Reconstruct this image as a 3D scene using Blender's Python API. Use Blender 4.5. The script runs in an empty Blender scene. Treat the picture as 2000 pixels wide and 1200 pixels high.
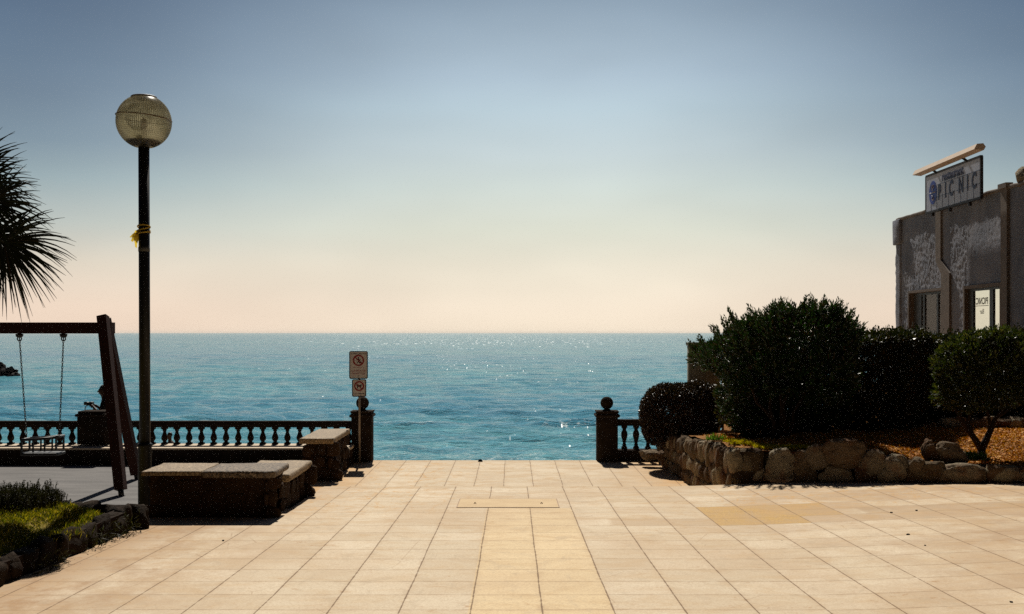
import bpy, bmesh, math, random
import numpy as np
from mathutils import Vector, Matrix, noise

random.seed(7)
RNG = np.random.default_rng(7)
S = bpy.context.scene
COL = S.collection
R = math.radians
F = 2144.0          # focal length in pixels of the 2000 px wide photograph
H = 1.70            # eye height

# ------------------------------------------------------------------ camera
cam = bpy.data.cameras.new('camera')
camo = bpy.data.objects.new('camera', cam)
COL.objects.link(camo)
S.camera = camo
camo.location = (0, 0, H)
camo.rotation_euler = (R(90), 0, 0)
cam.sensor_width = 36.0
cam.lens = 36.0 * F / 2000.0
cam.shift_y = 0.025
cam.clip_start = 0.05
cam.clip_end = 40000

# ------------------------------------------------------------------ world
SUN_EL, SUN_AZ = 46.0, -5.5       # azimuth measured from straight ahead, minus = left
W = bpy.data.worlds.new('World')
S.world = W
W.use_nodes = True
nt = W.node_tree
nt.nodes.clear()
wo = nt.nodes.new('ShaderNodeOutputWorld')
bg = nt.nodes.new('ShaderNodeBackground')
sky = nt.nodes.new('ShaderNodeTexSky')
sky.sky_type = 'NISHITA'
sky.sun_disc = False
sky.sun_elevation = R(SUN_EL)
sky.sun_rotation = R(SUN_AZ)
sky.air_density = 1.0
sky.dust_density = 3.0
tc = nt.nodes.new('ShaderNodeTexCoord')
sep = nt.nodes.new('ShaderNodeSeparateXYZ')
nt.links.new(tc.outputs['Generated'], sep.inputs[0])
ramp = nt.nodes.new('ShaderNodeValToRGB')
cr = ramp.color_ramp


def srgb(c):
    return tuple(((v / 255) / 12.92 if v / 255 <= 0.04045 else ((v / 255 + 0.055) / 1.055) ** 2.4) for v in c)


stops = [(0.0, (247, 230, 207)), (0.023, (245, 230, 209)), (0.06, (238, 230, 211)), (0.093, (226, 228, 212)), (0.13, (210, 220, 213)),
         (0.161, (196, 210, 212)), (0.20, (174, 195, 205)), (0.227, (158, 179, 195)), (0.29, (128, 150, 170)), (0.36, (105, 125, 150)), (0.5, (55, 74, 104)), (1.0, (40, 54, 80))]  # upper stops darkened to keep ambient light low
stops_b = [(0.0, (236, 211, 190)), (0.023, (233, 211, 191)), (0.06, (213, 203, 187)), (0.093, (183, 190, 185)), (0.13, (152, 171, 177)),
           (0.161, (126, 147, 162)), (0.20, (110, 131, 151)), (0.227, (99, 121, 143)), (0.29, (76, 99, 126)), (0.36, (78, 103, 132)), (0.5, (50, 68, 98)), (1.0, (40, 54, 80))]
while len(cr.elements) < len(stops):
    cr.elements.new(0.5)
for e, (p, c) in zip(cr.elements, stops):
    e.position = p
    e.color = srgb(c) + (1,)
nt.links.new(sep.outputs['Z'], ramp.inputs[0])
rampb = nt.nodes.new('ShaderNodeValToRGB')
while len(rampb.color_ramp.elements) < len(stops_b):
    rampb.color_ramp.elements.new(0.5)
for e, (p, c) in zip(rampb.color_ramp.elements, stops_b):
    e.position = p
    e.color = srgb(c) + (1,)
nt.links.new(sep.outputs['Z'], rampb.inputs[0])


def wmath(op, a, b=None, clamp=False):
    n = nt.nodes.new('ShaderNodeMath')
    n.operation = op
    n.use_clamp = clamp
    for i, v in enumerate((a, b)):
        if v is None:
            continue
        if isinstance(v, (int, float)):
            n.inputs[i].default_value = v
        else:
            nt.links.new(v, n.inputs[i])
    return n.outputs[0]


# sky shaped by azimuth: fades sideways, nearly dark behind the camera to deepen shade
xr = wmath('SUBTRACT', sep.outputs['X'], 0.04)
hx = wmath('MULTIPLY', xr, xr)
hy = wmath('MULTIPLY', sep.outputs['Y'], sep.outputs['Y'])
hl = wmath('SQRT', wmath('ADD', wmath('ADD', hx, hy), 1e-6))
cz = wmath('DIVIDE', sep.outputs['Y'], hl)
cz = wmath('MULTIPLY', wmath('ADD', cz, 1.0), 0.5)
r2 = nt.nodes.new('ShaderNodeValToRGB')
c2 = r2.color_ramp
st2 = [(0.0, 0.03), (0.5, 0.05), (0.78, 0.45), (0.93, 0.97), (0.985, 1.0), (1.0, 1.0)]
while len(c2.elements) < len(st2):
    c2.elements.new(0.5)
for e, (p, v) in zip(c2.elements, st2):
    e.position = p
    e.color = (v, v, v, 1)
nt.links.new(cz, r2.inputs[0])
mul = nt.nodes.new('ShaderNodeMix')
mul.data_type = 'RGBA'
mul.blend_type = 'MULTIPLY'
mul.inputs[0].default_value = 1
azf = nt.nodes.new('ShaderNodeMapRange')
azf.interpolation_type = 'SMOOTHSTEP'
azf.inputs[1].default_value = 0.03
azf.inputs[2].default_value = 0.47
nt.links.new(wmath('ABSOLUTE', wmath('ARCTAN2', xr, sep.outputs['Y'])), azf.inputs[0])
mab = nt.nodes.new('ShaderNodeMix')
mab.data_type = 'RGBA'
nt.links.new(azf.outputs[0], mab.inputs[0])
nt.links.new(ramp.outputs[0], mab.inputs[6])
nt.links.new(rampb.outputs[0], mab.inputs[7])
gx = wmath('DIVIDE', wmath('SUBTRACT', wmath('ARCTAN2', xr, sep.outputs['Y']), 0.02), 0.24)
gz_ = wmath('DIVIDE', wmath('SUBTRACT', sep.outputs['Z'], 0.215), 0.085)
ge = wmath('MULTIPLY', wmath('POWER', 2.718, wmath('MULTIPLY', wmath('ADD', wmath('MULTIPLY', gx, gx), wmath('MULTIPLY', gz_, gz_)), -1.0)), 0.24)
glw = nt.nodes.new('ShaderNodeMix')
glw.data_type = 'RGBA'
nt.links.new(ge, glw.inputs[0])
nt.links.new(mab.outputs[2], glw.inputs[6])
glw.inputs[7].default_value = srgb((198, 214, 224)) + (1,)
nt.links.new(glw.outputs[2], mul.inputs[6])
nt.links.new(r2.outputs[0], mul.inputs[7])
# soft high cloud veil
nz = nt.nodes.new('ShaderNodeTexNoise')
nz.inputs['Scale'].default_value = 2.6
nz.inputs['Detail'].default_value = 3
mp = nt.nodes.new('ShaderNodeMapping')
mp.inputs['Scale'].default_value = (1, 1, 3.0)
nt.links.new(tc.outputs['Generated'], mp.inputs[0])
nt.links.new(mp.outputs[0], nz.inputs['Vector'])
mr = nt.nodes.new('ShaderNodeMapRange')
mr.inputs[1].default_value = 0.3
mr.inputs[2].default_value = 0.7
mr.inputs[3].default_value = 0.90
mr.inputs[4].default_value = 1.10
nt.links.new(nz.outputs['Fac'], mr.inputs[0])
m3 = nt.nodes.new('ShaderNodeVectorMath')
m3.operation = 'SCALE'
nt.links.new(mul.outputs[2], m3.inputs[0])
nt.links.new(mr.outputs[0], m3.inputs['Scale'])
# a share of the physical sky
sc = nt.nodes.new('ShaderNodeVectorMath')
sc.operation = 'SCALE'
sc.inputs['Scale'].default_value = 0.05
nt.links.new(sky.outputs[0], sc.inputs[0])
mx = nt.nodes.new('ShaderNodeMix')
mx.data_type = 'RGBA'
mx.inputs[0].default_value = 0.06
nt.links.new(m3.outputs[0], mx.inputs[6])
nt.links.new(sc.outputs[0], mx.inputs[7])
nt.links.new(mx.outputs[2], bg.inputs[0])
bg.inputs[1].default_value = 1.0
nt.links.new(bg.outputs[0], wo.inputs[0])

# ------------------------------------------------------------------ sun
sl = bpy.data.lights.new('sun', 'SUN')
sl.energy = 5.0
sl.angle = R(0.53)
sl.color = (1.0, 0.94, 0.83)
so = bpy.data.objects.new('sun', sl)
COL.objects.link(so)
sd = Vector((math.sin(R(SUN_AZ)) * math.cos(R(SUN_EL)), math.cos(R(SUN_AZ)) * math.cos(R(SUN_EL)), math.sin(R(SUN_EL))))
so.rotation_euler = (-sd).to_track_quat('-Z', 'Y').to_euler()

S.view_settings.view_transform = 'Standard'
S.view_settings.look = 'None'
S.view_settings.exposure = 0.08
S.view_settings.gamma = 1.0
S.render.engine = 'CYCLES'
S.cycles.use_denoising = False
S.cycles.sample_clamp_direct = 1.8
S.cycles.sample_clamp_indirect = 1.2
S.cycles.adaptive_threshold = 0.006
S.cycles.adaptive_min_samples = 48


# ------------------------------------------------------------------ helpers
def P(px, py, D):
    return Vector(((px - 1000) / F * D, D, H - (py - 650) / F * D))


def tag(o, label=None, cat=None, group=None, kind=None):
    if label: o['label'] = label
    if cat: o['category'] = cat
    if group: o['group'] = group
    if kind: o['kind'] = kind
    return o


def empty(name, loc, label, cat, group=None, rz=0):
    o = bpy.data.objects.new(name, None)
    o.location = loc
    o.rotation_euler.z = rz
    o.empty_display_size = 0.2
    COL.objects.link(o)
    tag(o, label, cat, group)
    return o


class MB:
    """collects shapes; build() links them as one mesh object"""
    def __init__(self):
        self.v = []
        self.f = []
        self.s = []

    def add(self, vs, fs, smooth=False):
        b = len(self.v)
        self.v.extend([tuple(v) for v in vs])
        self.f.extend([tuple(i + b for i in f) for f in fs])
        self.s.extend([smooth] * len(fs))
        return self

    def box(self, a, b):
        x0, y0, z0 = a
        x1, y1, z1 = b
        vs = [(x0, y0, z0), (x1, y0, z0), (x1, y1, z0), (x0, y1, z0), (x0, y0, z1), (x1, y0, z1), (x1, y1, z1), (x0, y1, z1)]
        fs = [(0, 3, 2, 1), (4, 5, 6, 7), (0, 1, 5, 4), (1, 2, 6, 5), (2, 3, 7, 6), (3, 0, 4, 7)]
        return self.add(vs, fs)

    def bbox(self, a, b, bev=0.01, seg=2, rough=0.0, cuts=0, seed=0):
        """bevelled (optionally roughened) box"""
        bm = bmesh.new()
        bmesh.ops.create_cube(bm, size=1)
        a = Vector(a); b = Vector(b)
        for v in bm.verts:
            v.co = Vector(((a.x + b.x) / 2 + v.co.x * (b.x - a.x), (a.y + b.y) / 2 + v.co.y * (b.y - a.y), (a.z + b.z) / 2 + v.co.z * (b.z - a.z)))
        if cuts:
            for ax in range(3):
                n = max(1, int((b[ax] - a[ax]) / cuts))
                for k in range(1, n):
                    co = [0, 0, 0]; co[ax] = a[ax] + (b[ax] - a[ax]) * k / n
                    no = [0, 0, 0]; no[ax] = 1
                    bmesh.ops.bisect_plane(bm, geom=bm.verts[:] + bm.edges[:] + bm.faces[:], plane_co=co, plane_no=no)
        ed = [e for e in bm.edges if len(e.link_faces) == 2 and e.calc_face_angle(0) > 0.5]
        bmesh.ops.bevel(bm, geom=ed, offset=bev, segments=seg, affect='EDGES', profile=0.5)
        if rough:
            for v in bm.verts:
                n = noise.noise_vector(v.co * 7 + Vector((seed, 0, 0))) + 0.5 * noise.noise_vector(v.co * 21)
                v.co += n * rough
        bm.verts.index_update()
        self.add([v.co.copy() for v in bm.verts], [[v.index for v in f.verts] for f in bm.faces], bool(rough))
        bm.free()
        return self

    def bar(self, p, q, w, d, up=(0, 0, 1)):
        """square bar from p to q"""
        p = Vector(p); q = Vector(q)
        t = (q - p).normalized()
        u = Vector(up).cross(t)
        if u.length < 1e-3: u = Vector((1, 0, 0)).cross(t)
        u.normalize(); w2 = t.cross(u)
        vs = []
        for c in (p, q):
            for a, b in ((-1, -1), (1, -1), (1, 1), (-1, 1)):
                vs.append(c + u * a * w / 2 + w2 * b * d / 2)
        return self.add(vs, [(0, 3, 2, 1), (4, 5, 6, 7), (0, 1, 5, 4), (1, 2, 6, 5), (2, 3, 7, 6), (3, 0, 4, 7)])

    def tube(self, pts, rad, n=8, cap=True):
        pts = [Vector(p) for p in pts]
        m = len(pts)
        if isinstance(rad, (int, float)): rad = [rad] * m
        t0 = (pts[1] - pts[0]).normalized()
        u = Vector((0.01, 0.02, 1)).cross(t0)
        if u.length < 0.05: u = Vector((1, 0, 0)).cross(t0)
        u.normalize()
        vs = []
        for i, p in enumerate(pts):
            t = (pts[min(i + 1, m - 1)] - pts[max(i - 1, 0)]).normalized()
            u = (u - t * u.dot(t)).normalized()
            w = t.cross(u)
            for k in range(n):
                a = 2 * math.pi * k / n
                vs.append(p + (u * math.cos(a) + w * math.sin(a)) * rad[i])
        fs = []
        for i in range(m - 1):
            for k in range(n):
                fs.append((i * n + k, i * n + (k + 1) % n, (i + 1) * n + (k + 1) % n, (i + 1) * n + k))
        if cap:
            fs.append(tuple(range(n))[::-1]); fs.append(tuple((m - 1) * n + k for k in range(n)))
        return self.add(vs, fs, True)

    def lathe(self, prof, c=(0, 0, 0), n=24, square=False):
        """prof: list of (radius, z)"""
        vs = []; fs = []
        for r, z in prof:
            for k in range(n):
                a = 2 * math.pi * k / n + (math.pi / 4 if n == 4 else 0)
                vs.append((c[0] + r * math.cos(a), c[1] + r * math.sin(a), c[2] + z))
        m = len(prof)
        for i in range(m - 1):
            for k in range(n):
                fs.append((i * n + k, i * n + (k + 1) % n, (i + 1) * n + (k + 1) % n, (i + 1) * n + k))
        fs.append(tuple(range(n))[::-1]); fs.append(tuple((m - 1) * n + k for k in range(n)))
        return self.add(vs, fs, n > 6)

    def sphere(self, c, r, n=20, sx=1, sy=1, sz=1):
        prof = []
        k = n // 2
        for i in range(k + 1):
            a = -math.pi / 2 + math.pi * i / k
            prof.append((max(1e-4, math.cos(a) * r), math.sin(a) * r))
        tmp = MB(); tmp.lathe(prof, (0, 0, 0), n)
        return self.add([(c[0] + v[0] * sx, c[1] + v[1] * sy, c[2] + v[2] * sz) for v in tmp.v], tmp.f, True)

    def rock(self, c, s, seed, sq=0.62, rough=0.12, rz=0.0, sub=2):
        base, faces = ICO[sub]
        c = Vector(c)
        vs = []
        ca, sa = math.cos(rz), math.sin(rz)
        pr_ = random.Random(int(seed * 1000) + 17)
        planes = []
        for _ in range(13):
            pn = Vector((pr_.gauss(0, 1), pr_.gauss(0, 1), pr_.gauss(0, 1))).normalized()
            planes.append((pn, pr_.uniform(0.80, 1.05)))
        for b in base:
            q = Vector([math.copysign(abs(t) ** sq, t) for t in b])
            cut = 1.0
            for pn, pdist in planes:
                dt = q.dot(pn)
                if dt > pdist: cut = min(cut, pdist / dt)
            q *= cut
            n = noise.noise(b * 1.3 + Vector((seed * 3.1, seed * 1.7, 0))) * 1.2 + noise.noise(b * 3.5 + Vector((seed, 5, seed))) * 0.6 + noise.noise(b * 8 + Vector((seed, 1, seed))) * 0.25
            q *= (1 + rough * n * 1.6)
            q = Vector((q.x * s[0], q.y * s[1], q.z * s[2]))
            vs.append(c + Vector((q.x * ca - q.y * sa, q.x * sa + q.y * ca, q.z)))
        return self.add(vs, faces, True)

    def build(self, name, mat=None, parent=None, label=None, cat=None, group=None, kind=None):
        me = bpy.data.meshes.new(name)
        off = Vector((0, 0, 0))
        if parent is not None:
            q = parent
            while q is not None:
                off += Vector(q.location); q = q.parent
        me.from_pydata([tuple(Vector(v) - off) for v in self.v], [], self.f)
        me.polygons.foreach_set('use_smooth', self.s)
        me.update()
        o = bpy.data.objects.new(name, me)
        COL.objects.link(o)
        if mat: me.materials.append(mat)
        if parent: o.parent = parent
        tag(o, label, cat, group, kind)
        return o


ICO = {}
for sub in (1, 2, 3, 4):
    b = bmesh.new()
    bmesh.ops.create_icosphere(b, subdivisions=sub, radius=1)
    b.verts.index_update()
    ICO[sub] = ([v.co.copy() for v in b.verts], [tuple(v.index for v in f.verts) for f in b.faces])
    b.free()


def np_obj(name, V, Fq, mat, parent=None, smooth=False, **k):
    """fast mesh from numpy arrays; V (n,3) world, Fq (m,3|4)"""
    me = bpy.data.meshes.new(name)
    V = np.asarray(V, dtype=np.float32)
    if parent is not None:
        V = V - np.array(parent.location, dtype=np.float32)
    Fq = np.asarray(Fq, dtype=np.int32)
    m, c = Fq.shape
    me.vertices.add(len(V)); me.vertices.foreach_set('co', V.ravel())
    me.loops.add(m * c); me.loops.foreach_set('vertex_index', Fq.ravel())
    me.polygons.add(m)
    me.polygons.foreach_set('loop_start', np.arange(0, m * c, c, dtype=np.int32))
    me.polygons.foreach_set('loop_total', np.full(m, c, dtype=np.int32))
    if smooth: me.polygons.foreach_set('use_smooth', np.ones(m, dtype=bool))
    me.update(calc_edges=True)
    me.validate()
    o = bpy.data.objects.new(name, me)
    COL.objects.link(o)
    me.materials.append(mat)
    if parent is not None: o.parent = parent
    tag(o, **k)
    return o


# ------------------------------------------------------------------ node helper
class N:
    def __init__(self, name):
        self.m = bpy.data.materials.new(name)
        self.m.use_nodes = True
        self.t = self.m.node_tree
        self.t.nodes.clear()
        self.out = self.t.nodes.new('ShaderNodeOutputMaterial')
        self.bsdf = self.t.nodes.new('ShaderNodeBsdfPrincipled')
        self.t.links.new(self.bsdf.outputs[0], self.out.inputs[0])
        self.co = self.t.nodes.new('ShaderNodeTexCoord').outputs['Object']
        self.geo = self.t.nodes.new('ShaderNodeNewGeometry')

    def put(self, v, sock):
        if v is None: return
        if isinstance(v, bpy.types.NodeSocket): self.t.links.new(v, sock)
        elif isinstance(v, tuple) and len(v) == 3 and sock.type == 'RGBA': sock.default_value = v + (1,)
        else: sock.default_value = v

    def math(self, op, a, b=None, c=None, clamp=False):
        n = self.t.nodes.new('ShaderNodeMath'); n.operation = op; n.use_clamp = clamp
        for i, v in enumerate((a, b, c)):
            self.put(v, n.inputs[i])
        return n.outputs[0]

    def xyz(self, v):
        n = self.t.nodes.new('ShaderNodeSeparateXYZ'); self.put(v, n.inputs[0]); return n.outputs

    def comb(self, x, y, z):
        n = self.t.nodes.new('ShaderNodeCombineXYZ')
        self.put(x, n.inputs[0]); self.put(y, n.inputs[1]); self.put(z, n.inputs[2]); return n.outputs[0]

    def map(self, v, scale=(1, 1, 1), loc=(0, 0, 0), rot=(0, 0, 0)):
        n = self.t.nodes.new('ShaderNodeMapping'); self.put(v, n.inputs[0])
        n.inputs['Scale'].default_value = scale; n.inputs['Location'].default_value = loc; n.inputs['Rotation'].default_value = rot
        return n.outputs[0]

    def noise(self, v, scale, detail=4, rough=0.55, dist=0.0, color=False):
        n = self.t.nodes.new('ShaderNodeTexNoise'); self.put(v, n.inputs['Vector'])
        n.inputs['Scale'].default_value = scale; n.inputs['Detail'].default_value = detail
        n.inputs['Roughness'].default_value = rough; n.inputs['Distortion'].default_value = dist
        return n.outputs['Color' if color else 'Fac']

    def white(self, v):
        n = self.t.nodes.new('ShaderNodeTexWhiteNoise'); n.noise_dimensions = '3D'; self.put(v, n.inputs[0]); return n.outputs['Value']

    def vor(self, v, scale, feature='F1', out='Distance'):
        n = self.t.nodes.new('ShaderNodeTexVoronoi'); n.feature = feature; self.put(v, n.inputs['Vector'])
        n.inputs['Scale'].default_value = scale; return n.outputs[out]

    def rng(self, v, a, b, c=0.0, d=1.0):
        n = self.t.nodes.new('ShaderNodeMapRange'); self.put(v, n.inputs[0])
        for i, q in enumerate((a, b, c, d)): self.put(q, n.inputs[i + 1])
        return n.outputs[0]

    def mix(self, f, a, b, mode='MIX'):
        n = self.t.nodes.new('ShaderNodeMix'); n.data_type = 'RGBA'; n.blend_type = mode
        self.put(f, n.inputs[0]); self.put(a, n.inputs[6]); self.put(b, n.inputs[7]); return n.outputs[2]

    def ramp(self, v, stops):
        n = self.t.nodes.new('ShaderNodeValToRGB'); self.put(v, n.inputs[0]); c = n.color_ramp
        while len(c.elements) < len(stops): c.elements.new(0.5)
        for e, (p, q) in zip(c.elements, stops):
            e.position = p; e.color = tuple(q) + (1,)
        return n.outputs[0]

    def bump(self, h, strength=0.3, dist=0.02, normal=None):
        n = self.t.nodes.new('ShaderNodeBump'); self.put(h, n.inputs['Height'])
        n.inputs['Strength'].default_value = strength; n.inputs['Distance'].default_value = dist
        if normal: self.put(normal, n.inputs['Normal'])
        return n.outputs[0]

    def set(self, color=None, rough=None, normal=None, spec=None, metal=None, **k):
        b = self.bsdf.inputs
        self.put(color, b['Base Color']); self.put(rough, b['Roughness'])
        if normal: self.put(normal, b['Normal'])
        if spec is not None: self.put(spec, b['Specular IOR Level'])
        if metal is not None: self.put(metal, b['Metallic'])
        for a, v in k.items(): self.put(v, b[a.replace('_', ' ')])
        return self.m


def simple(name, c1, c2, rough=0.7, scale=6, bump=0.2, bd=0.01, spec=0.3, metal=0.0, bscale=None):
    n = N(name)
    f = n.noise(n.co, scale, 5, 0.6)
    col = n.mix(n.rng(f, 0.3, 0.7), c1, c2)
    h = n.noise(n.co, bscale or scale * 5, 5, 0.6)
    return n.set(col, rough, n.bump(h, bump, bd), spec, metal)


# --------------------------------------------------------- materials: paving
def paving_material(name, strip, x0=-0.29, y0=7.594 - 0.498 * 40, tx=0.4925, ty=0.498):
    n = N(name)
    wob = n.noise(n.co, 0.9, 3, color=True)
    vm = n.t.nodes.new('ShaderNodeVectorMath'); vm.operation = 'MULTIPLY_ADD'
    n.put(wob, vm.inputs[0]); vm.inputs[1].default_value = (0.02, 0.02, 0); n.put(n.co, vm.inputs[2])
    x, y, z = n.xyz(vm.outputs[0])
    u = n.math('DIVIDE', n.math('SUBTRACT', x, x0 + 0.018), tx)
    iu = n.math('FLOOR', u)
    # each column of slabs slips a little along its length
    slip = n.math('MULTIPLY', n.math('SUBTRACT', n.white(n.comb(iu, 3.3, 0.0)), 0.5), 0.05)
    v = n.math('ADD', n.math('DIVIDE', n.math('SUBTRACT', y, y0 + 0.015), ty), slip)
    iv = n.math('FLOOR', v)
    fu = n.math('FRACT', u); fv = n.math('FRACT', v)
    du = n.math('MULTIPLY', n.math('MINIMUM', fu, n.math('SUBTRACT', 1.0, fu)), tx)
    dv = n.math('MULTIPLY', n.math('MINIMUM', fv, n.math('SUBTRACT', 1.0, fv)), ty)
    jn = n.noise(n.co, 11, 4, 0.7)
    wu = n.rng(jn, 0.25, 0.75, 0.002, 0.008)
    wv = n.rng(jn, 0.25, 0.75, 0.0018, 0.0055)
    ju = n.rng(n.math('DIVIDE', du, wu), 0.55, 1.35, 1, 0)
    jv = n.rng(n.math('DIVIDE', dv, wv), 0.55, 1.35, 1, 0)
    joint = n.math('MAXIMUM', ju, n.math('MULTIPLY', jv, 0.85))
    cell = n.comb(iu, iv, 0.0)
    rnd = n.white(cell)
    rnd2 = n.white(n.comb(iv, iu, 4.0))
    base = n.mix(rnd, (0.61, 0.505, 0.365), (0.71, 0.60, 0.45))
    base = n.mix(n.math('MULTIPLY', n.rng(rnd2, 0.90, 0.96), n.rng(x, -1, 3, 0.15, 0.7)), base, (0.53, 0.40, 0.265))
    if strip:
        m = n.math('MULTIPLY', n.rng(x, -0.292, -0.288), n.rng(x, 0.712, 0.708))
        m = n.math('MULTIPLY', m, n.rng(y, 12.995, 12.99))
        ycol = n.mix(rnd, (0.70, 0.545, 0.335), (0.75, 0.585, 0.365))
        base = n.mix(m, base, ycol)
        # yellow pebbled slabs let into the right hand side
        a = n.math('MULTIPLY', n.math('COMPARE', iv, 49.5, 1.01), n.math('COMPARE', iu, 6.0, 1.01))
        b = n.math('MULTIPLY', n.math('COMPARE', iv, 48.0, 0.01), n.math('COMPARE', iu, 5.5, 0.6))
        pat = n.math('MAXIMUM', a, b, clamp=True)
        pb = n.noise(n.co, 60, 3, 0.7)
        base = n.mix(pat, base, n.mix(n.rng(pb, 0.35, 0.65), (0.38, 0.22, 0.055), (0.66, 0.42, 0.13)))
        # dirtier row of slabs
        row = n.math('MULTIPLY', n.math('COMPARE', iv, 48.0, 0.01), n.math('MULTIPLY', n.rng(x, 1.05, 1.1), n.rng(rnd, 0.15, 0.2)))
        row = n.math('MULTIPLY', row, n.math('SUBTRACT', 1.0, pat))
        base = n.mix(n.math('MULTIPLY', row, 0.55), base, (0.44, 0.30, 0.175))
        band = n.math('MULTIPLY', n.math('COMPARE', iv, 49.0, 0.01), n.rng(x, 3.9, 3.95))
        base = n.mix(n.math('MULTIPLY', band, n.rng(n.noise(n.co, 1.7, 5, 0.7), 0.3, 0.6, 0.35, 0.85)), base, (0.36, 0.24, 0.14))
        # browner wear to the right
        wr = n.math('MULTIPLY', n.rng(x, 1.0, 4.5), n.rng(n.noise(n.co, 0.9, 7, 0.72), 0.40, 0.58))
        base = n.mix(n.math('MULTIPLY', wr, 0.9), base, (0.43, 0.295, 0.185))
        # earth washed over the left hand side
        le = n.math('MULTIPLY', n.rng(x, -1.7, -3.6), n.rng(n.noise(n.map(n.co, (1, 0.6, 1)), 2.3, 7, 0.75), 0.34, 0.6))
        le = n.math('MAXIMUM', le, n.math('MULTIPLY', n.rng(x, -3.1, -3.7), 0.8))
        base = n.mix(n.math('MULTIPLY', le, 0.95), base, (0.33, 0.18, 0.08))
    else:
        le = n.math('MAXIMUM', n.rng(x, -2.3, -3.1), n.rng(x, 1.9, 2.9))
        le = n.math('MULTIPLY', le, n.rng(n.noise(n.co, 2.1, 8, 0.75), 0.32, 0.52))
        base = n.mix(n.math('MULTIPLY', le, 0.95), base, (0.56, 0.29, 0.08))
    # wear, rust coloured runs and dirt
    rn = n.rng(n.noise(n.map(n.co, (1, 0.7, 1)), 3.2, 9, 0.8, 1.6), 0.53, 0.60)
    near = n.math('MULTIPLY', n.rng(y, 11.6, 13.5), n.math('ADD', n.rng(x, 0.0, -1.6, 0.12, 1.0), n.rng(x, 2.2, 3.0, 0.0, 0.9)), clamp=True)
    base = n.mix(n.math('MULTIPLY', n.math('MULTIPLY', rn, near), 0.8), base, (0.58, 0.31, 0.085))
    lip = n.math('MULTIPLY', n.rng(y, 15.12, 15.2), 0.6) if strip else n.math('MULTIPLY', n.rng(y, 21.55, 21.8), 0.45)
    base = n.mix(lip, base, (0.50, 0.39, 0.26))
    s1 = n.noise(n.map(n.co, (0.9, 1.5, 1)), 2.0, 7, 0.72, 0.9)
    base = n.mix(n.math('MULTIPLY', n.rng(s1, 0.47, 0.66), n.rng(y, 9.5, 13.5, 0.4, 0.75)), base, (0.50, 0.32, 0.15))
    s4 = n.noise(n.co, 0.55, 5, 0.6)
    base = n.mix(n.math('MULTIPLY', n.rng(s4, 0.46, 0.66), 0.5), base, (0.50, 0.355, 0.22))
    s2 = n.noise(n.co, 55, 4, 0.8)
    base = n.mix(n.math('MULTIPLY', n.rng(s2, 0.42, 0.72), 0.75), base, (0.40, 0.29, 0.185))
    s5 = n.rng(n.noise(n.map(n.co, (1, 1.6, 1)), 4.5, 8, 0.75, 1.0), 0.60, 0.68)
    base = n.mix(n.math('MULTIPLY', s5, 0.7), base, (0.36, 0.19, 0.075))
    # worn streaks, hairline cracks and grey scuffs
    s6 = n.rng(n.noise(n.map(n.co, (1.3, 0.8, 1), rot=(0, 0, 0.5)), 1.6, 9, 0.8, 2.2), 0.54, 0.62)
    base = n.mix(n.math('MULTIPLY', s6, 0.38), base, (0.42, 0.33, 0.23))
    ck = n.t.nodes.new('ShaderNodeTexVoronoi'); ck.feature = 'DISTANCE_TO_EDGE'; ck.inputs['Scale'].default_value = 1.1
    n.put(n.map(vm.outputs[0], (1, 1, 0)), ck.inputs['Vector'])
    ckm = n.math('MULTIPLY', n.rng(ck.outputs['Distance'], 0.0, 0.006, 1, 0), n.rng(n.noise(n.co, 1.3, 3, 0.6), 0.55, 0.62))
    base = n.mix(n.math('MULTIPLY', ckm, 0.6), base, (0.28, 0.17, 0.09))
    ed = n.rng(n.math('MINIMUM', du, dv), 0.0, 0.05, 0.35, 0.0)
    base = n.mix(n.math('MULTIPLY', ed, n.rng(jn, 0.4, 0.6)), base, (0.43, 0.29, 0.17))
    col = n.mix(n.math('MULTIPLY', joint, n.rng(jn, 0.2, 0.5, 0.4, 0.9)), base, (0.17, 0.10, 0.055))
    spots = n.vor(n.co, 2.3)
    sp = n.math('MULTIPLY', n.rng(spots, 0.028, 0.016), n.rng(n.white(n.comb(n.math('FLOOR', n.math('MULTIPLY', x, 3)), n.math('FLOOR', n.math('MULTIPLY', y, 3)), 0)), 0.5, 0.6))
    col = n.mix(sp, col, (0.08, 0.05, 0.035))
    hh = n.math('SUBTRACT', n.math('ADD', n.math('MULTIPLY', s2, 0.22), n.math('MULTIPLY', s1, 0.3)), joint)
    return n.set(col, 0.82, n.bump(hh, 0.45, 0.006), 0.12)


M = {}
M['paving'] = paving_material('paving_slabs', True)
M['terrace'] = paving_material('terrace_slabs', False, x0=-3.1, y0=0.2)
M['stone_dark'] = simple('dark_masonry', (0.05, 0.032, 0.022), (0.15, 0.095, 0.055), 0.9, 9, 0.6, 0.02, 0.15)


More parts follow.
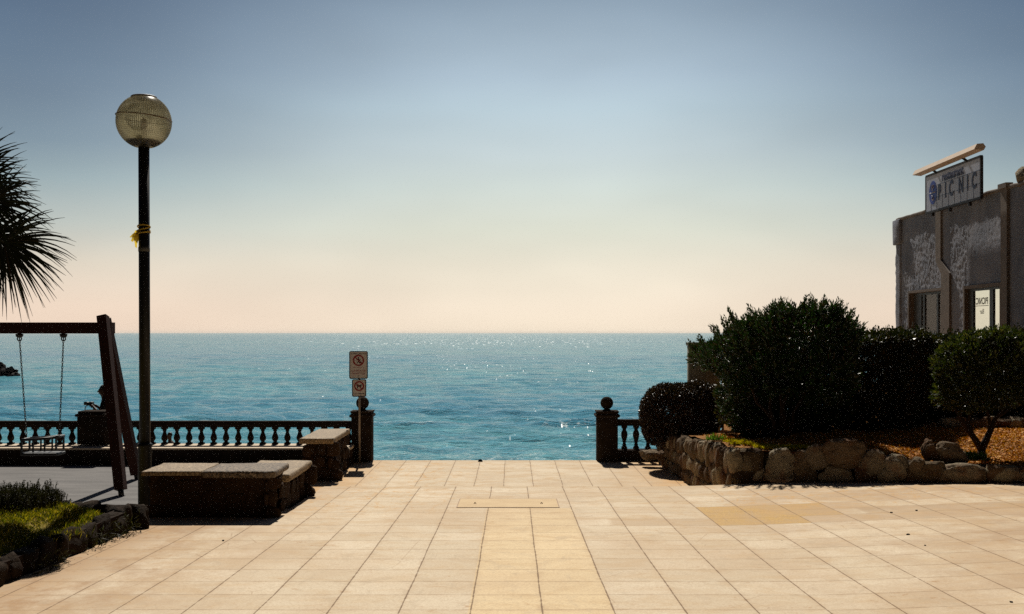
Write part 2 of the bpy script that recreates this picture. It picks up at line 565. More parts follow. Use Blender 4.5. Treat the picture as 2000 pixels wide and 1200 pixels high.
def rock_mat(name, cols, patch=5.0, spec=0.05):
    n = N(name)
    rnd = n.geo.outputs['Random Per Island']
    c = n.ramp(rnd, [(i / max(1, len(cols) - 1), q) for i, q in enumerate(cols)])
    a = n.noise(n.co, patch, 6, 0.65)
    c = n.mix(n.math('MULTIPLY', n.rng(a, 0.5, 0.68), 0.7), c, n.mix(1.0, c, (0.75, 0.35, 0.2), 'MULTIPLY'))
    b = n.noise(n.co, 34, 5, 0.75)
    c = n.mix(n.rng(b, 0.35, 0.7), n.mix(0.5, c, (0.02, 0.014, 0.01)), c)
    li = n.rng(n.noise(n.co, 9, 5, 0.7), 0.58, 0.66)
    c = n.mix(n.math('MULTIPLY', li, 0.4), c, n.mix(1.0, c, (2.0, 2.0, 1.9), 'MULTIPLY'))
    h = n.math('ADD', n.noise(n.co, 14, 7, 0.75), n.math('MULTIPLY', n.noise(n.co, 60, 3, 0.7), 0.35))
    return n.set(c, 0.85, n.bump(h, 1.0, 0.05), spec)


M['wall_rock'] = rock_mat('garden_wall_rock', [(0.085, 0.05, 0.028), (0.24, 0.18, 0.11), (0.40, 0.33, 0.22), (0.11, 0.05, 0.022), (0.46, 0.40, 0.29), (0.16, 0.085, 0.04)])
M['bed_rock'] = rock_mat('bed_edging_rock', [(0.018, 0.013, 0.009), (0.04, 0.026, 0.016), (0.03, 0.018, 0.010)])
M['bench_rock'] = rock_mat('bench_masonry', [(0.035, 0.020, 0.012), (0.07, 0.038, 0.02), (0.05, 0.03, 0.018)])
M['sea_rock'] = simple('wet_sea_rock', (0.004, 0.004, 0.004), (0.012, 0.010, 0.009), 0.8, 2, 0.8, 0.1, 0.1)
M['mortar'] = simple('wall_mortar', (0.03, 0.02, 0.013), (0.06, 0.04, 0.026), 0.95, 9, 0.4, 0.01, 0.1)


def granite(name, a, b, c):
    n = N(name)
    v = n.vor(n.co, 55, 'F1', 'Color')
    g = n.xyz(v)[0]
    col = n.ramp(g, [(0.0, a), (0.4, b), (0.75, c), (1.0, a)])
    s = n.noise(n.co, 3, 4)
    col = n.mix(n.math('MULTIPLY', n.rng(s, 0.4, 0.7), 0.4), col, (0.12, 0.08, 0.05))
    h = n.vor(n.co, 55)
    return n.set(col, 0.75, n.bump(h, 0.6, 0.01), 0.25)


M['slab_pale'] = granite('pale_pebbled_slab', (0.13, 0.09, 0.05), (0.27, 0.19, 0.11), (0.42, 0.31, 0.19))
M['slab_grey'] = granite('grey_pebbled_slab', (0.03, 0.022, 0.017), (0.12, 0.085, 0.055), (0.27, 0.20, 0.135))
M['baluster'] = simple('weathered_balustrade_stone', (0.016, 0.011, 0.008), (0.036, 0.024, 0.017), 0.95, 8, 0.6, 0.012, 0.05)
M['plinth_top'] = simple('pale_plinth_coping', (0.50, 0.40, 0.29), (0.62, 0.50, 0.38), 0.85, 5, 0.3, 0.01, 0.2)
M['pole'] = simple('black_lamp_paint', (0.006, 0.006, 0.006), (0.014, 0.013, 0.012), 0.45, 20, 0.1, 0.002, 0.25)
M['wood'] = None
n = N('red_brown_swing_timber')
g = n.noise(n.map(n.co, (9, 9, 1.2)), 6, 5, 0.6, 0.5)
M['wood'] = n.set(n.mix(n.rng(g, 0.3, 0.7), (0.026, 0.008, 0.005), (0.055, 0.017, 0.009)), 0.7, n.bump(g, 0.4, 0.006), 0.15)
M['chain'] = simple('dark_chain_steel', (0.03, 0.03, 0.03), (0.06, 0.055, 0.05), 0.4, 30, 0.1, 0.002, 0.5, 0.9)
M['rubber'] = simple('black_rubber', (0.008, 0.008, 0.008), (0.018, 0.017, 0.016), 0.5, 20, 0.2, 0.004, 0.4)
M['cloth_yellow'] = simple('yellow_ribbon', (0.55, 0.40, 0.03), (0.75, 0.58, 0.08), 0.8, 20, 0.5, 0.01, 0.1)
b = M['cloth_yellow'].node_tree.nodes['Principled BSDF'] if 'Principled BSDF' in M['cloth_yellow'].node_tree.nodes else None
if b: b.inputs['Transmission Weight'].default_value = 0.0
M['skin'] = simple('tanned_skin', (0.045, 0.022, 0.014), (0.06, 0.03, 0.02), 0.6, 10, 0.1, 0.003, 0.3)
M['hair'] = simple('dark_hair', (0.008, 0.006, 0.005), (0.018, 0.013, 0.01), 0.6, 60, 0.5, 0.005, 0.3)
M['cloth_dark'] = simple('dark_clothing', (0.012, 0.010, 0.012), (0.025, 0.02, 0.022), 0.9, 20, 0.4, 0.01, 0.1)
M['cloth_red'] = simple('rust_red_shirt', (0.12, 0.03, 0.02), (0.17, 0.05, 0.03), 0.9, 20, 0.4, 0.01, 0.1)
M['plastic_dark'] = simple('black_plastic', (0.01, 0.01, 0.01), (0.02, 0.02, 0.02), 0.4, 30, 0.1, 0.002, 0.4)
M['sign_white'] = simple('white_sign_enamel', (0.48, 0.44, 0.43), (0.58, 0.54, 0.52), 0.4, 8, 0.1, 0.002, 0.4)
M['sign_red'] = simple('red_sign_ink', (0.22, 0.012, 0.014), (0.27, 0.018, 0.018), 0.5, 8, 0.05, 0.001, 0.3)
M['sign_black'] = simple('black_sign_ink', (0.012, 0.012, 0.014), (0.02, 0.02, 0.022), 0.5, 8, 0.05, 0.001, 0.3)
M['sign_navy'] = simple('navy_sign_ink', (0.012, 0.018, 0.07), (0.018, 0.026, 0.10), 0.5, 8, 0.05, 0.001, 0.3)
M['sign_blue'] = simple('blue_emblem_ink', (0.012, 0.04, 0.30), (0.016, 0.05, 0.36), 0.5, 8, 0.05, 0.001, 0.3)
M['galv'] = simple('galvanised_post', (0.22, 0.17, 0.13), (0.30, 0.24, 0.19), 0.5, 15, 0.1, 0.002, 0.5, 0.3)
M['manhole'] = simple('beige_access_cover', (0.50, 0.35, 0.19), (0.60, 0.44, 0.25), 0.8, 3, 0.4, 0.004, 0.2)
M['iron'] = simple('rusty_iron', (0.22, 0.13, 0.08), (0.36, 0.23, 0.14), 0.8, 30, 0.3, 0.003, 0.3)
M['concrete'] = simple('grey_green_render', (0.20, 0.20, 0.16), (0.28, 0.27, 0.22), 0.9, 5, 0.4, 0.01, 0.2)
M['awning'] = simple('cream_lamp_housing', (0.50, 0.38, 0.28), (0.62, 0.48, 0.36), 0.6, 6, 0.1, 0.003, 0.3)
M['trim'] = simple('brown_grey_trim', (0.15, 0.125, 0.11), (0.23, 0.19, 0.165), 0.8, 7, 0.4, 0.01, 0.2)
M['dark_trim'] = simple('dark_sign_frame', (0.012, 0.009, 0.008), (0.03, 0.02, 0.018), 0.6, 12, 0.2, 0.003, 0.3)
M['play'] = None
n = N('grey_play_surface')
a = n.noise(n.map(n.co, (0.7, 3, 1)), 1.2, 5, 0.6)
bq = n.noise(n.co, 40, 4, 0.8)
c = n.mix(n.rng(a, 0.3, 0.7), (0.15, 0.145, 0.145), (0.23, 0.22, 0.215))
c = n.mix(n.math('MULTIPLY', n.rng(bq, 0.4, 0.8), 0.5), c, (0.06, 0.05, 0.045))
M['play'] = n.set(c, 0.95, n.bump(bq, 0.4, 0.01), 0.1)


def leaf_mat(name, c1, c2, c3, rough=0.35, spec=0.5, trans=0.25):
    n = N(name)
    r = n.geo.outputs['Random Per Island']
    col = n.ramp(r, [(0.0, c1), (0.6, c2), (1.0, c3)])
    n.set(col, rough, None, spec)
    tr = n.t.nodes.new('ShaderNodeBsdfTranslucent')
    n.put(n.mix(1.0, col, (1.2, 1.5, 0.5), 'MULTIPLY'), tr.inputs[0])
    ms = n.t.nodes.new('ShaderNodeMixShader')
    ms.inputs[0].default_value = trans
    n.t.links.new(n.bsdf.outputs[0], ms.inputs[1])
    n.t.links.new(tr.outputs[0], ms.inputs[2])
    n.t.links.new(ms.outputs[0], n.out.inputs[0])
    return n.m


M['leaf_shrub'] = leaf_mat('dark_glossy_shrub_leaf', (0.010, 0.024, 0.007), (0.018, 0.050, 0.010), (0.045, 0.022, 0.010), 0.38, 0.3, 0.2)
M['leaf_hedge'] = leaf_mat('brownish_hedge_leaf', (0.010, 0.015, 0.005), (0.030, 0.032, 0.008), (0.075, 0.05, 0.012), 0.42, 0.3, 0.15)
M['leaf_round'] = leaf_mat('reddish_clipped_leaf', (0.012, 0.010, 0.006), (0.035, 0.018, 0.011), (0.07, 0.035, 0.02), 0.36, 0.4, 0.12)
M['leaf_tree'] = leaf_mat('olive_tree_leaf', (0.012, 0.020, 0.005), (0.035, 0.045, 0.010), (0.10, 0.085, 0.018), 0.36, 0.4, 0.28)
M['leaf_palm'] = leaf_mat('dark_palm_leaf', (0.006, 0.008, 0.003), (0.010, 0.012, 0.004), (0.03, 0.018, 0.008), 0.5, 0.2, 0.06)
M['grass'] = leaf_mat('yellow_green_grass', (0.05, 0.07, 0.006), (0.19, 0.15, 0.012), (0.50, 0.33, 0.04), 0.6, 0.2, 0.3)
M['grass_yellow'] = leaf_mat('yellow_creeping_grass', (0.38, 0.26, 0.01), (0.52, 0.36, 0.015), (0.30, 0.26, 0.02), 0.6, 0.2, 0.3)
M['heather'] = leaf_mat('dry_dark_heather', (0.015, 0.016, 0.008), (0.035, 0.028, 0.012), (0.05, 0.05, 0.015), 0.7, 0.15, 0.15)
M['litter'] = leaf_mat('dry_orange_leaf_litter', (0.30, 0.10, 0.012), (0.60, 0.24, 0.03), (0.80, 0.42, 0.07), 0.7, 0.2, 0.1)
M['bark'] = simple('dark_bark', (0.02, 0.012, 0.008), (0.045, 0.027, 0.018), 0.9, 14, 0.8, 0.02, 0.1)
M['soil'] = simple('orange_soil', (0.16, 0.065, 0.015), (0.36, 0.17, 0.05), 0.95, 6, 0.8, 0.03, 0.1)
M['turf'] = simple('mossy_turf', (0.10, 0.085, 0.012), (0.30, 0.21, 0.035), 0.95, 5, 0.8, 0.03, 0.1)
M['beach'] = simple('beach_sand', (0.24, 0.18, 0.11), (0.34, 0.26, 0.17), 0.95, 3, 0.5, 0.03, 0.1)


# ------------------------------------------------------------------ ground
def zup(x, y):
    t = max(0.0, x - 2.1)
    return -0.029 * y + 0.04 * (t - 0.3 * (1 - math.exp(-t / 0.3)) if t > 0 else 0)


def sheet(name, poly_rects, zf, mat, step=0.5, depth=1.2, kind='structure', **k):
    """grid sheet over rects [(x0,x1,y0,y1)] with skirts going down"""
    mb = MB()
    for (x0, x1, y0, y1) in poly_rects:
        nx = max(1, int(round((x1 - x0) / step))); ny = max(1, int(round((y1 - y0) / step)))
        vs = []; fs = []
        for j in range(ny + 1):
            for i in range(nx + 1):
                x = x0 + (x1 - x0) * i / nx; y = y0 + (y1 - y0) * j / ny
                vs.append((x, y, zf(x, y)))
        for j in range(ny):
            for i in range(nx):
                a = j * (nx + 1) + i
                fs.append((a, a + 1, a + nx + 2, a + nx + 1))
        mb.add(vs, fs, True)
        ring = [(i, 0) for i in range(nx)] + [(nx, j) for j in range(ny)] + [(nx - i, ny) for i in range(nx)] + [(0, ny - j) for j in range(ny)]
        top = [vs[j * (nx + 1) + i] for i, j in ring]
        m = len(top)
        mb.add(top + [(a, b_, c_ - depth) for a, b_, c_ in top], [(i, i + m, (i + 1) % m + m, (i + 1) % m) for i in range(m)], False)
    return mb.build(name, mat, kind=kind, **k)


sheet('pavement', [(-4.3, 3.0, -6, 12.9), (3.0, 16, -6, 12.9), (-2.62, 16, 12.9, 15.3)], zup, M['paving'], 0.35)
# three steps down to the sea terrace (hidden behind the pavement's edge)
mb = MB()
for k in range(2):
    mb.box((-2.62, 15.3 + 0.45 * k, -2.4), (3.3, 15.75 + 0.45 * k, -0.579 - 0.135 * k))
mb.build('steps', M['terrace'], kind='structure')
mb = MB()
mb.box((-3.1, 16.2, -2.4), (3.3, 21.93, -0.85))
mb.box((-3.95, 15.3, -2.4), (-3.102, 18.82, -0.852))
mb.build('terrace', M['terrace'], kind='structure')
sheet('play_area_ground', [(-40, -3.104, 12.9, 21.9)], lambda x, y: -0.856, M['play'], 2.0, 1.6)
sheet('lower_promenade', [(-40, -3.7, 22.04, 26)], lambda x, y: -1.10, M['beach'], 2.0, 3.0)


def beach_z(x, y):
    z_ = -1.55 - 0.35 * (y - 22) / 4 if y < 26 else (-1.9 - 0.92 * (y - 26) / 12 if y < 38 else -2.86 - 0.13 * (y - 38))
    return z_ + 0.02 * noise.noise(Vector((x * 0.4, y * 0.4, 0)))


sheet('beach', [(-3.69, 9.2, 22.04, 26.009), (-60, 60, 26.01, 48)], beach_z, M['beach'], 1.0, 1.0)


# garden bed to the right
def gz(x, y):
    b_ = 0.02 + 0.02 * (y - 15)
    b_ -= 0.16 * min(1, max(0, (x - 4.2) / 2.0)) * min(1, max(0, (17 - y) / 1.5))
    if x < 4.2: b_ -= max(0, y - 16.5) * 0.075
    return b_ + 0.03 * noise.noise(Vector((x * 2, y * 2, 0))) + 0.03 * noise.noise(Vector((x * 0.9, y * 0.9, 3)))


def wall_y(x):      # front line of the garden wall
    if x < 3.45: return 15.75
    return 15.62 - 0.42 * max(0, x - 3.3)


mb = MB()
nx, ny = 150, 90
vs = []; fs = []
for j in range(ny + 1):
    for i in range(nx + 1):
        x = 3.12 + (14.0 - 3.12) * (i / nx) ** 1.3
        y0 = wall_y(x) + 0.08
        y = y0 + (29.5 - y0) * (j / ny) ** 1.3
        vs.append((x, y, gz(x, y)))
for j in range(ny):
    for i in range(nx):
        a = j * (nx + 1) + i
        cx_ = vs[a][0]; cy_ = vs[a][1]
        if cy_ > 21.9 and cx_ < 8.5: continue
        fs.append((a, a + 1, a + nx + 2, a + nx + 1))
mb.add(vs, fs, True)
mb.box((3.14, 21.6, -2.5), (9.6, 21.9, -0.35))
mb.box((9.3, 21.6, -4.0), (9.6, 29.5, 0.0))
mb.build('garden_ground', M['soil'], kind='structure')


# left hand bed
def mz(x, y):
    e = min((-4.02 - x) / 0.35, 1.0)
    edge = 0.12 * max(0, min(1, e))
    back = max(0.0, (y - 10.9)) * 0.5
    return -0.13 + edge + 0.06 * noise.noise(Vector((x * 1.1, y * 1.1, 9))) + 0.02 * noise.noise(Vector((x * 4, y * 4, 2))) - back + 0.03 * max(0, 9 - y)


mb = MB()
vs = []; fs = []
nx, ny = 60, 60
for j in range(ny + 1):
    for i in range(nx + 1):
        x = -4.0 - 4.5 * (i / nx) ** 1.4
        y = 4.5 + (12.88 - 4.5) * j / ny
        vs.append((x, y, mz(x, y)))
for j in range(ny):
    for i in range(nx):
        a = j * (nx + 1) + i
        fs.append((a, a + nx + 1, a + nx + 2, a + 1))
mb.add(vs, fs, True)
mb.build('grass_bed_ground', M['turf'], kind='structure')

# ------------------------------------------------------------------ sea
SEA = -3.2
rr = np.geomspace(40.0, 14000.0, 940)
aa = np.radians(np.linspace(-40, 40, 640))
RR, AA = np.meshgrid(rr, aa, indexing='ij')
X = RR * np.sin(AA); Y = RR * np.cos(AA)
Z = np.zeros_like(X)
rg = np.random.default_rng(3)
dr = RR * (rr[1] / rr[0] - 1)
amps = 0
for i in range(120):
    lam = 0.7 * (18 / 0.7) ** (rg.random() ** 1.25)
    th = rg.normal(0, 0.5 if lam > 3 else 0.75) + 0.12
    k = 2 * math.pi / lam
    kx, ky = k * math.sin(th), k * math.cos(th)
    A = 0.0165 * lam ** 0.5 * (0.5 + rg.random())
    if lam > 4: A *= 0.55
    if lam > 9: A *= 0.6
    fade = np.clip((lam / dr - 2.2) / 2.5, 0, 1)
    env = 0.65 + 0.35 * np.sin(kx * 0.13 * Y + ky * 0.11 * X + i)
    ph = kx * X + ky * Y + rg.random() * 6.28
    Z += A * fade * env * (np.sin(ph) + 0.25 * np.sin(2 * ph + 0.6)) * 0.62
# swell ridges coming in to the beach
for yc, a_, w_, ph in ((57.5, 0.30, 0.9, 0.0), (66.0, 0.17, 1.3, 2.0), (79.0, 0.15, 1.6, 4.0), (48.5, 0.13, 0.6, 1.0)):
    yy = Y - yc - 0.9 * np.sin(X * 0.09 + ph) - 0.4 * np.sin(X * 0.31 + ph * 2)
    Z += a_ * np.exp(-np.where(yy < 0, (yy / (w_ * 0.55)) ** 2, (yy / (w_ * 1.5)) ** 2)) * (0.7 + 0.3 * np.sin(X * 0.23 + ph))
Z += SEA
nr, na = X.shape
idx = np.arange(nr * na).reshape(nr, na)
Fq = np.stack([idx[:-1, :-1].ravel(), idx[1:, :-1].ravel(), idx[1:, 1:].ravel(), idx[:-1, 1:].ravel()], 1)[:, ::-1]
n = N('sea_water')
x, y, z = n.xyz(n.co)
d1 = n.noise(n.map(n.co, (0.8, 1.6, 1)), 3.2, 4, 0.6)
d2 = n.noise(n.map(n.co, (0.11, 0.30, 1)), 1.0, 6, 0.75)
d3 = n.noise(n.map(n.co, (0.004, 0.02, 1)), 1.0, 4, 0.6)
dist = n.rng(y, 60, 900)
col = n.mix(n.rng(d2, 0.35, 0.65), (0.055, 0.200, 0.280), (0.130, 0.365, 0.420))
col = n.mix(n.math('MULTIPLY', n.rng(d3, 0.4, 0.65), 0.5), col, (0.035, 0.18, 0.32))
# foam flecks on the small breaker and along the shore
fn = n.noise(n.map(n.co, (1.2, 1.2, 1)), 2.4, 6, 0.75)
band = n.math('MULTIPLY', n.rng(n.math('ABSOLUTE', n.math('SUBTRACT', y, 57.2)), 0.2, 1.4, 1, 0), n.rng(n.noise(n.map(n.co, (0.12, 0.05, 1)), 1, 2), 0.45, 0.6))
shore = n.math('MULTIPLY', n.rng(y, 46.5, 44.0), 0.4)
foam = n.math('MULTIPLY', n.math('MAXIMUM', n.math('MULTIPLY', band, 0.9), shore), n.rng(fn, 0.52, 0.66))
col = n.mix(foam, col, (0.75, 0.74, 0.68))
b2 = n.noise(n.map(n.co, (0.25, 0.6, 1)), 1.6, 3, 0.6)
d4 = n.noise(n.map(n.co, (1.0, 1.5, 1)), 9.0, 3, 0.6)
h = n.math('ADD', n.math('ADD', n.math('MULTIPLY', d1, 0.17), n.math('MULTIPLY', d4, 0.05)), n.math('MULTIPLY', b2, 0.34))
bp = n.bump(h, 0.9, 1.0)
# glints put into the normals: cells tilted to mirror the sun, larger farther out
def facets(cx_, cy_, p):
    ix = n.math('FLOOR', n.math('DIVIDE', x, cx_)); iy = n.math('FLOOR', n.math('DIVIDE', n.math('ADD', y, n.math('MULTIPLY', d2, cy_ * 2)), cy_))
    return n.rng(n.white(n.comb(ix, iy, 1.0)), 1 - p, 1 - p + 0.0001), n.comb(ix, iy, 2.0)
m1, c1 = facets(0.06, 0.4, 0.0045)
m2, c2_ = facets(0.10, 1.4, 0.02)
m3_, c3 = facets(0.5, 9.0, 0.055)
far1 = n.rng(y, 95, 110); far2 = n.rng(y, 300, 340)
gm_ = n.mix(far2, n.mix(far1, m1, m2), m3_)
cc_ = n.mix(far2, n.mix(far1, c1, c2_), c3)
gmask = n.xyz(gm_)[0]
clump = n.rng(n.noise(n.map(n.co, (0.10, 0.03, 1)), 1.0, 4, 0.7), 0.44, 0.6)
gmask = n.math('MULTIPLY', gmask, n.math('MAXIMUM', clump, n.rng(y, 300, 500)))
wn_ = n.t.nodes.new('ShaderNodeTexWhiteNoise'); n.put(cc_, wn_.inputs[0])
wr_, wg_, wb_ = n.xyz(wn_.outputs['Color'])
gn = n.comb(n.math('ADD', -0.03, n.math('MULTIPLY', n.math('SUBTRACT', wr_, 0.5), 0.26)), n.math('ADD', -0.42, n.math('MULTIPLY', n.math('SUBTRACT', wg_, 0.5), 0.34)), 0.87)
gv = n.t.nodes.new('ShaderNodeVectorMath'); gv.operation = 'NORMALIZE'; n.put(gn, gv.inputs[0])
nmix = n.mix(gmask, bp, gv.outputs[0])
rgh = n.math('ADD', n.math('MULTIPLY', gmask, 0.17), n.math('ADD', 0.07, n.math('MULTIPLY', foam, 0.6)))
M['sea'] = n.set(n.mix(1.0, col, (1.15, 1.15, 1.15), 'MULTIPLY'), rgh, nmix, 0.5, IOR=1.333)
df = n.t.nodes.new('ShaderNodeBsdfDiffuse'); n.put(col, df.inputs[0]); n.put(bp, df.inputs['Normal'])
ms_ = n.t.nodes.new('ShaderNodeMixShader'); ms_.inputs[0].default_value = 0.42
n.t.links.new(n.bsdf.outputs[0], ms_.inputs[1]); n.t.links.new(df.outputs[0], ms_.inputs[2]); n.t.links.new(ms_.outputs[0], n.out.inputs[0])
np_obj('sea', np.stack([X.ravel(), Y.ravel(), Z.ravel()], 1), Fq, M['sea'], smooth=True, kind='structure')

# air between here and the horizon
hz = MB()
hz.box((-13000, -30, -6), (13000, 15000, 12))
hm = bpy.data.materials.new('haze_air')
hm.use_nodes = True
ht = hm.node_tree
ht.nodes.clear()
ho = ht.nodes.new('ShaderNodeOutputMaterial')
hv = ht.nodes.new('ShaderNodeVolumePrincipled')
hv.inputs['Color'].default_value = (0.95, 0.9, 0.85, 1)
hv.inputs['Density'].default_value = 0.00005
hv.inputs['Anisotropy'].default_value = 0.2
ht.links.new(hv.outputs[0], ho.inputs['Volume'])
hz.build('haze', hm, kind='stuff')

# sea rocks at the left
c = P(8, 733, 124)
mb = MB()
for k, (dx, s, hgt) in enumerate([(-3.2, 2.0, 1.1), (-0.6, 1.1, 1.35), (0.5, 1.0, 0.95), (1.35, 0.7, 0.35), (-5.5, 2.2, 0.9)]):
    mb.rock((c.x + dx, c.y + random.uniform(-0.6, 0.6), SEA), (s, 1.2, hgt), 20 + k, 1.1, 0.42, 0.3 * k, 4)
mb.build('sea_rock', M['sea_rock'], None, 'low black rocky outcrop in the sea seen through the swing chains', 'rock')


# ------------------------------------------------------------------ stone walls
def stone_run(mb, p0, p1, zb0, zb1, zt0, zt1, course=0.19, wmin=0.16, wmax=0.36, depth=0.12, seed=0, vert=1.0, rough=0.12):
    rnd = random.Random(seed)
    p0 = Vector((p0[0], p0[1], 0)); p1 = Vector((p1[0], p1[1], 0))
    L = (p1 - p0).length
    d = (p1 - p0) / L
    ang = math.atan2(d.y, d.x)
    hh = max(zt0 - zb0, zt1 - zb1)
    nc = max(1, round(hh / course))
    for c_ in range(nc):
        s = rnd.uniform(-0.1, 0.0)
        while s < L:
            w = rnd.uniform(wmin, wmax)
            t = min(1, max(0, (s + w / 2) / L))
            zb = zb0 + (zb1 - zb0) * t; zt = zt0 + (zt1 - zt0) * t
            ch = (zt - zb) / nc
            z = zb + ch * (c_ + 0.5) + rnd.uniform(-0.12, 0.12) * ch
            hs = ch * rnd.uniform(0.5, 0.66) * vert
            q = p0 + d * (s + w / 2)
            mb.rock((q.x + rnd.uniform(-0.015, 0.015), q.y + rnd.uniform(-0.015, 0.015), z), (w * 0.52, depth * rnd.uniform(0.9, 1.15), hs),
                    seed * 7 + rnd.random() * 90, rnd.uniform(0.5, 0.72), rough, ang + rnd.uniform(-0.12, 0.12), 3)
            s += w * 0.96
    return mb


gw = empty('stone_wall', (3.2, 18.5, -0.85), 'rough brown stone retaining wall along the right of the terrace, sloping down toward the sea', 'wall')
mb = MB()
stone_run(mb, (3.16, 15.5), (2.94, 21.4), -0.9, -0.9, 0.05, -0.27, 0.30, 0.17, 0.34, 0.11, 4, 1.02, 0.10)
mb.build('stonework', M['wall_rock'], gw)
mb = MB()
vs = [(3.10, 15.5, -1.0), (3.55, 15.5, -1.0), (3.36, 21.5, -1.0), (2.90, 21.5, -1.0), (3.10, 15.5, 0.02), (3.55, 15.5, 0.02), (3.36, 21.5, -0.31), (2.90, 21.5, -0.31)]
mb.add(vs, [(0, 3, 2, 1), (4, 5, 6, 7), (0, 1, 5, 4), (1, 2, 6, 5), (2, 3, 7, 6), (3, 0, 4, 7)])
mb.build('core', M['mortar'], gw)

gw2 = empty('boulder_wall', (5.0, 15.2, -0.3), 'low wall of rounded boulders edging the orange garden bed in front of the hedge', 'wall')
mb = MB()
xs = 3.22
rnd = random.Random(11)
# lower course, long and dark
while xs < 9.0:
    w = rnd.uniform(0.28, 0.5)
    x = xs + w / 2; y = min(15.6, wall_y(x)) + 0.02
    zb = zup(x, y)
    mb.rock((x, y, zb + 0.10), (w * 0.55, 0.12, 0.13), rnd.random() * 99, 0.7, 0.12, rnd.uniform(-0.5, -0.2), 3)
    xs += w * 0.95
# upper course as the photograph shows it: px, width, top, bottom
for k, (px, wpx, t, b_) in enumerate([(1457, 36, 880, 922), (1472, 40, 878, 925), (1527, 60, 878, 930), (1568, 34, 884, 930), (1600, 46, 870, 915),
                                      (1648, 84, 860, 912), (1706, 50, 882, 930), (1750, 50, 892, 935), (1790, 26, 895, 930), (1818, 60, 903, 940), (1880, 70, 908, 944), (1960, 62, 910, 944), (2030, 70, 908, 946)]):
    D = 15.5
    for _ in range(5):
        xw = (px - 1000) / F * D
        D = min(15.55, wall_y(max(3.3, xw)) - 0.04)
    a = P(px, (t + b_) / 2, D + 0.03)
    mb.rock(a, (wpx / F * D * 0.56, 0.12, (b_ - t) / F * D * 0.56), 40 + k * 3.3, rnd.uniform(0.68, 0.85), 0.10, rnd.uniform(-0.5, -0.2), 4)
mb.build('boulders', M['wall_rock'], gw2)
mb = MB()
pts = [(3.25, 15.7), (3.6, 15.6), (9.2, 13.27)]
for (xa, ya), (xb, yb) in zip(pts, pts[1:]):
    za, zb_ = zup(xa, ya) - 0.2, zup(xb, yb) - 0.2
    ta, tb = (-0.02 if xa < 4.5 else -0.2), (-0.02 if xb < 4.5 else -0.12)
    ya += 0.0; yb += 0.0
    mb.add([(xa, ya, za), (xb, yb, zb_), (xb, yb + 0.3, zb_), (xa, ya + 0.3, za), (xa, ya, ta), (xb, yb, tb), (xb, yb + 0.3, tb), (xa, ya + 0.3, ta)],
           [(0, 3, 2, 1), (4, 5, 6, 7), (0, 1, 5, 4), (1, 2, 6, 5), (2, 3, 7, 6), (3, 0, 4, 7)])
mb.build('core', M['mortar'], gw2)

mb = MB()
c = P(1850, 886, 14.95)
mb.rock(c + Vector((0.02, 0, 0)), (0.23, 0.15, 0.15), 71, 0.75, 0.2, -0.2, 4)
mb.rock(c + Vector((-0.24, 0.02, 0.03)), (0.09, 0.11, 0.14), 75, 0.7, 0.2, 0, 4)
mb.build('boulder', M['wall_rock'], None, 'pale twin peaked boulder on the bed edge left of the small forked tree', 'boulder')
mb = MB()
c = P(1272, 889, 20.9)
mb.rock(c, (0.2, 0.16, 0.1), 91, 0.65, 0.15, 0.1, 4)
mb.rock(c + Vector((0.22, -0.1, 0.0)), (0.14, 0.14, 0.09), 93, 0.65, 0.15, 0.1, 4)
mb.build('rock', M['wall_rock'], None, 'small grey rock at the far end of the terrace wall under the round bush', 'rock')

# low pale rocks behind the forked tree
mb = MB()
for k in range(8):
    q = P(1850 + 26 * k, 829 + random.uniform(-3, 3), 18.6)
    mb.rock(q, (0.17, 0.14, 0.11), 120 + k * 2.1, 0.62, 0.15, 0, 3)
mb.build('rock_border', M['wall_rock'], None, 'row of pale rocks at the back of the orange bed behind the forked tree', 'border')

# left bed rocks
lb = empty('bed_edging', (-4.0, 9.5, -0.3), 'dark overgrown stone edging of the grassy bed at lower left', 'wall')
mb = MB()
stone_run(mb, (-3.98, 5.0), (-3.98, 11.3), -0.18, -0.35, 0.0, -0.10, 0.3, 0.2, 0.42, 0.085, 8, 0.95, 0.12)
for k in range(6):
    mb.rock((-3.92 - 0.17 * k, 11.45 + 0.04 * k, -0.27), (0.15, 0.12, 0.17), 60 + k, 0.65, 0.18, 0.3 * k, 3)
mb.add([(-4.1, 5.0, -0.4), (-3.93, 5.0, -0.4), (-3.93, 11.3, -0.5), (-4.1, 11.3, -0.5), (-4.1, 5.0, -0.02), (-3.93, 5.0, -0.02), (-3.93, 11.3, -0.13), (-4.1, 11.3, -0.13)], [(0, 3, 2, 1), (4, 5, 6, 7), (0, 1, 5, 4), (1, 2, 6, 5), (2, 3, 7, 6), (3, 0, 4, 7)])
mb.build('stonework', M['bed_rock'], lb)

# ------------------------------------------------------------------ benches
bn = empty('stone_bench', (-3.3, 12.4, -0.36), 'low L shaped masonry bench with pebbled slab top beside the lamp post', 'bench')
mb = MB()
mb.box((-4.02, 12.2, -0.42), (-2.72, 12.78, 0.098)); mb.box((-4.02, 12.2, 0.099), (-3.44, 12.78, 0.124))
stone_run(mb, (-3.98, 12.22), (-2.74, 12.22), -0.38, -0.38, 0.09, 0.09, 0.17, 0.2, 0.4, 0.03, 31, 0.95, 0.05)
stone_run(mb, (-2.72, 12.2), (-2.72, 12.8), -0.38, -0.38, 0.09, 0.09, 0.17, 0.2, 0.4, 0.03, 32, 0.95, 0.05)
mb.build('base', M['bench_rock'], bn)
MB().bbox((-4.08, 12.06, 0.125), (-3.42, 12.84, 0.175), 0.012, 2, 0.004, 0.10).build('seat_slab', M['slab_pale'], bn, 'pale left slab')
MB().bbox((-3.416, 12.06, 0.100), (-2.60, 12.84, 0.177), 0.028, 3, 0.006, 0.10, 3).build('seat_slab', M['slab_grey'], bn, 'grey pebbled right slab')
mb = MB()
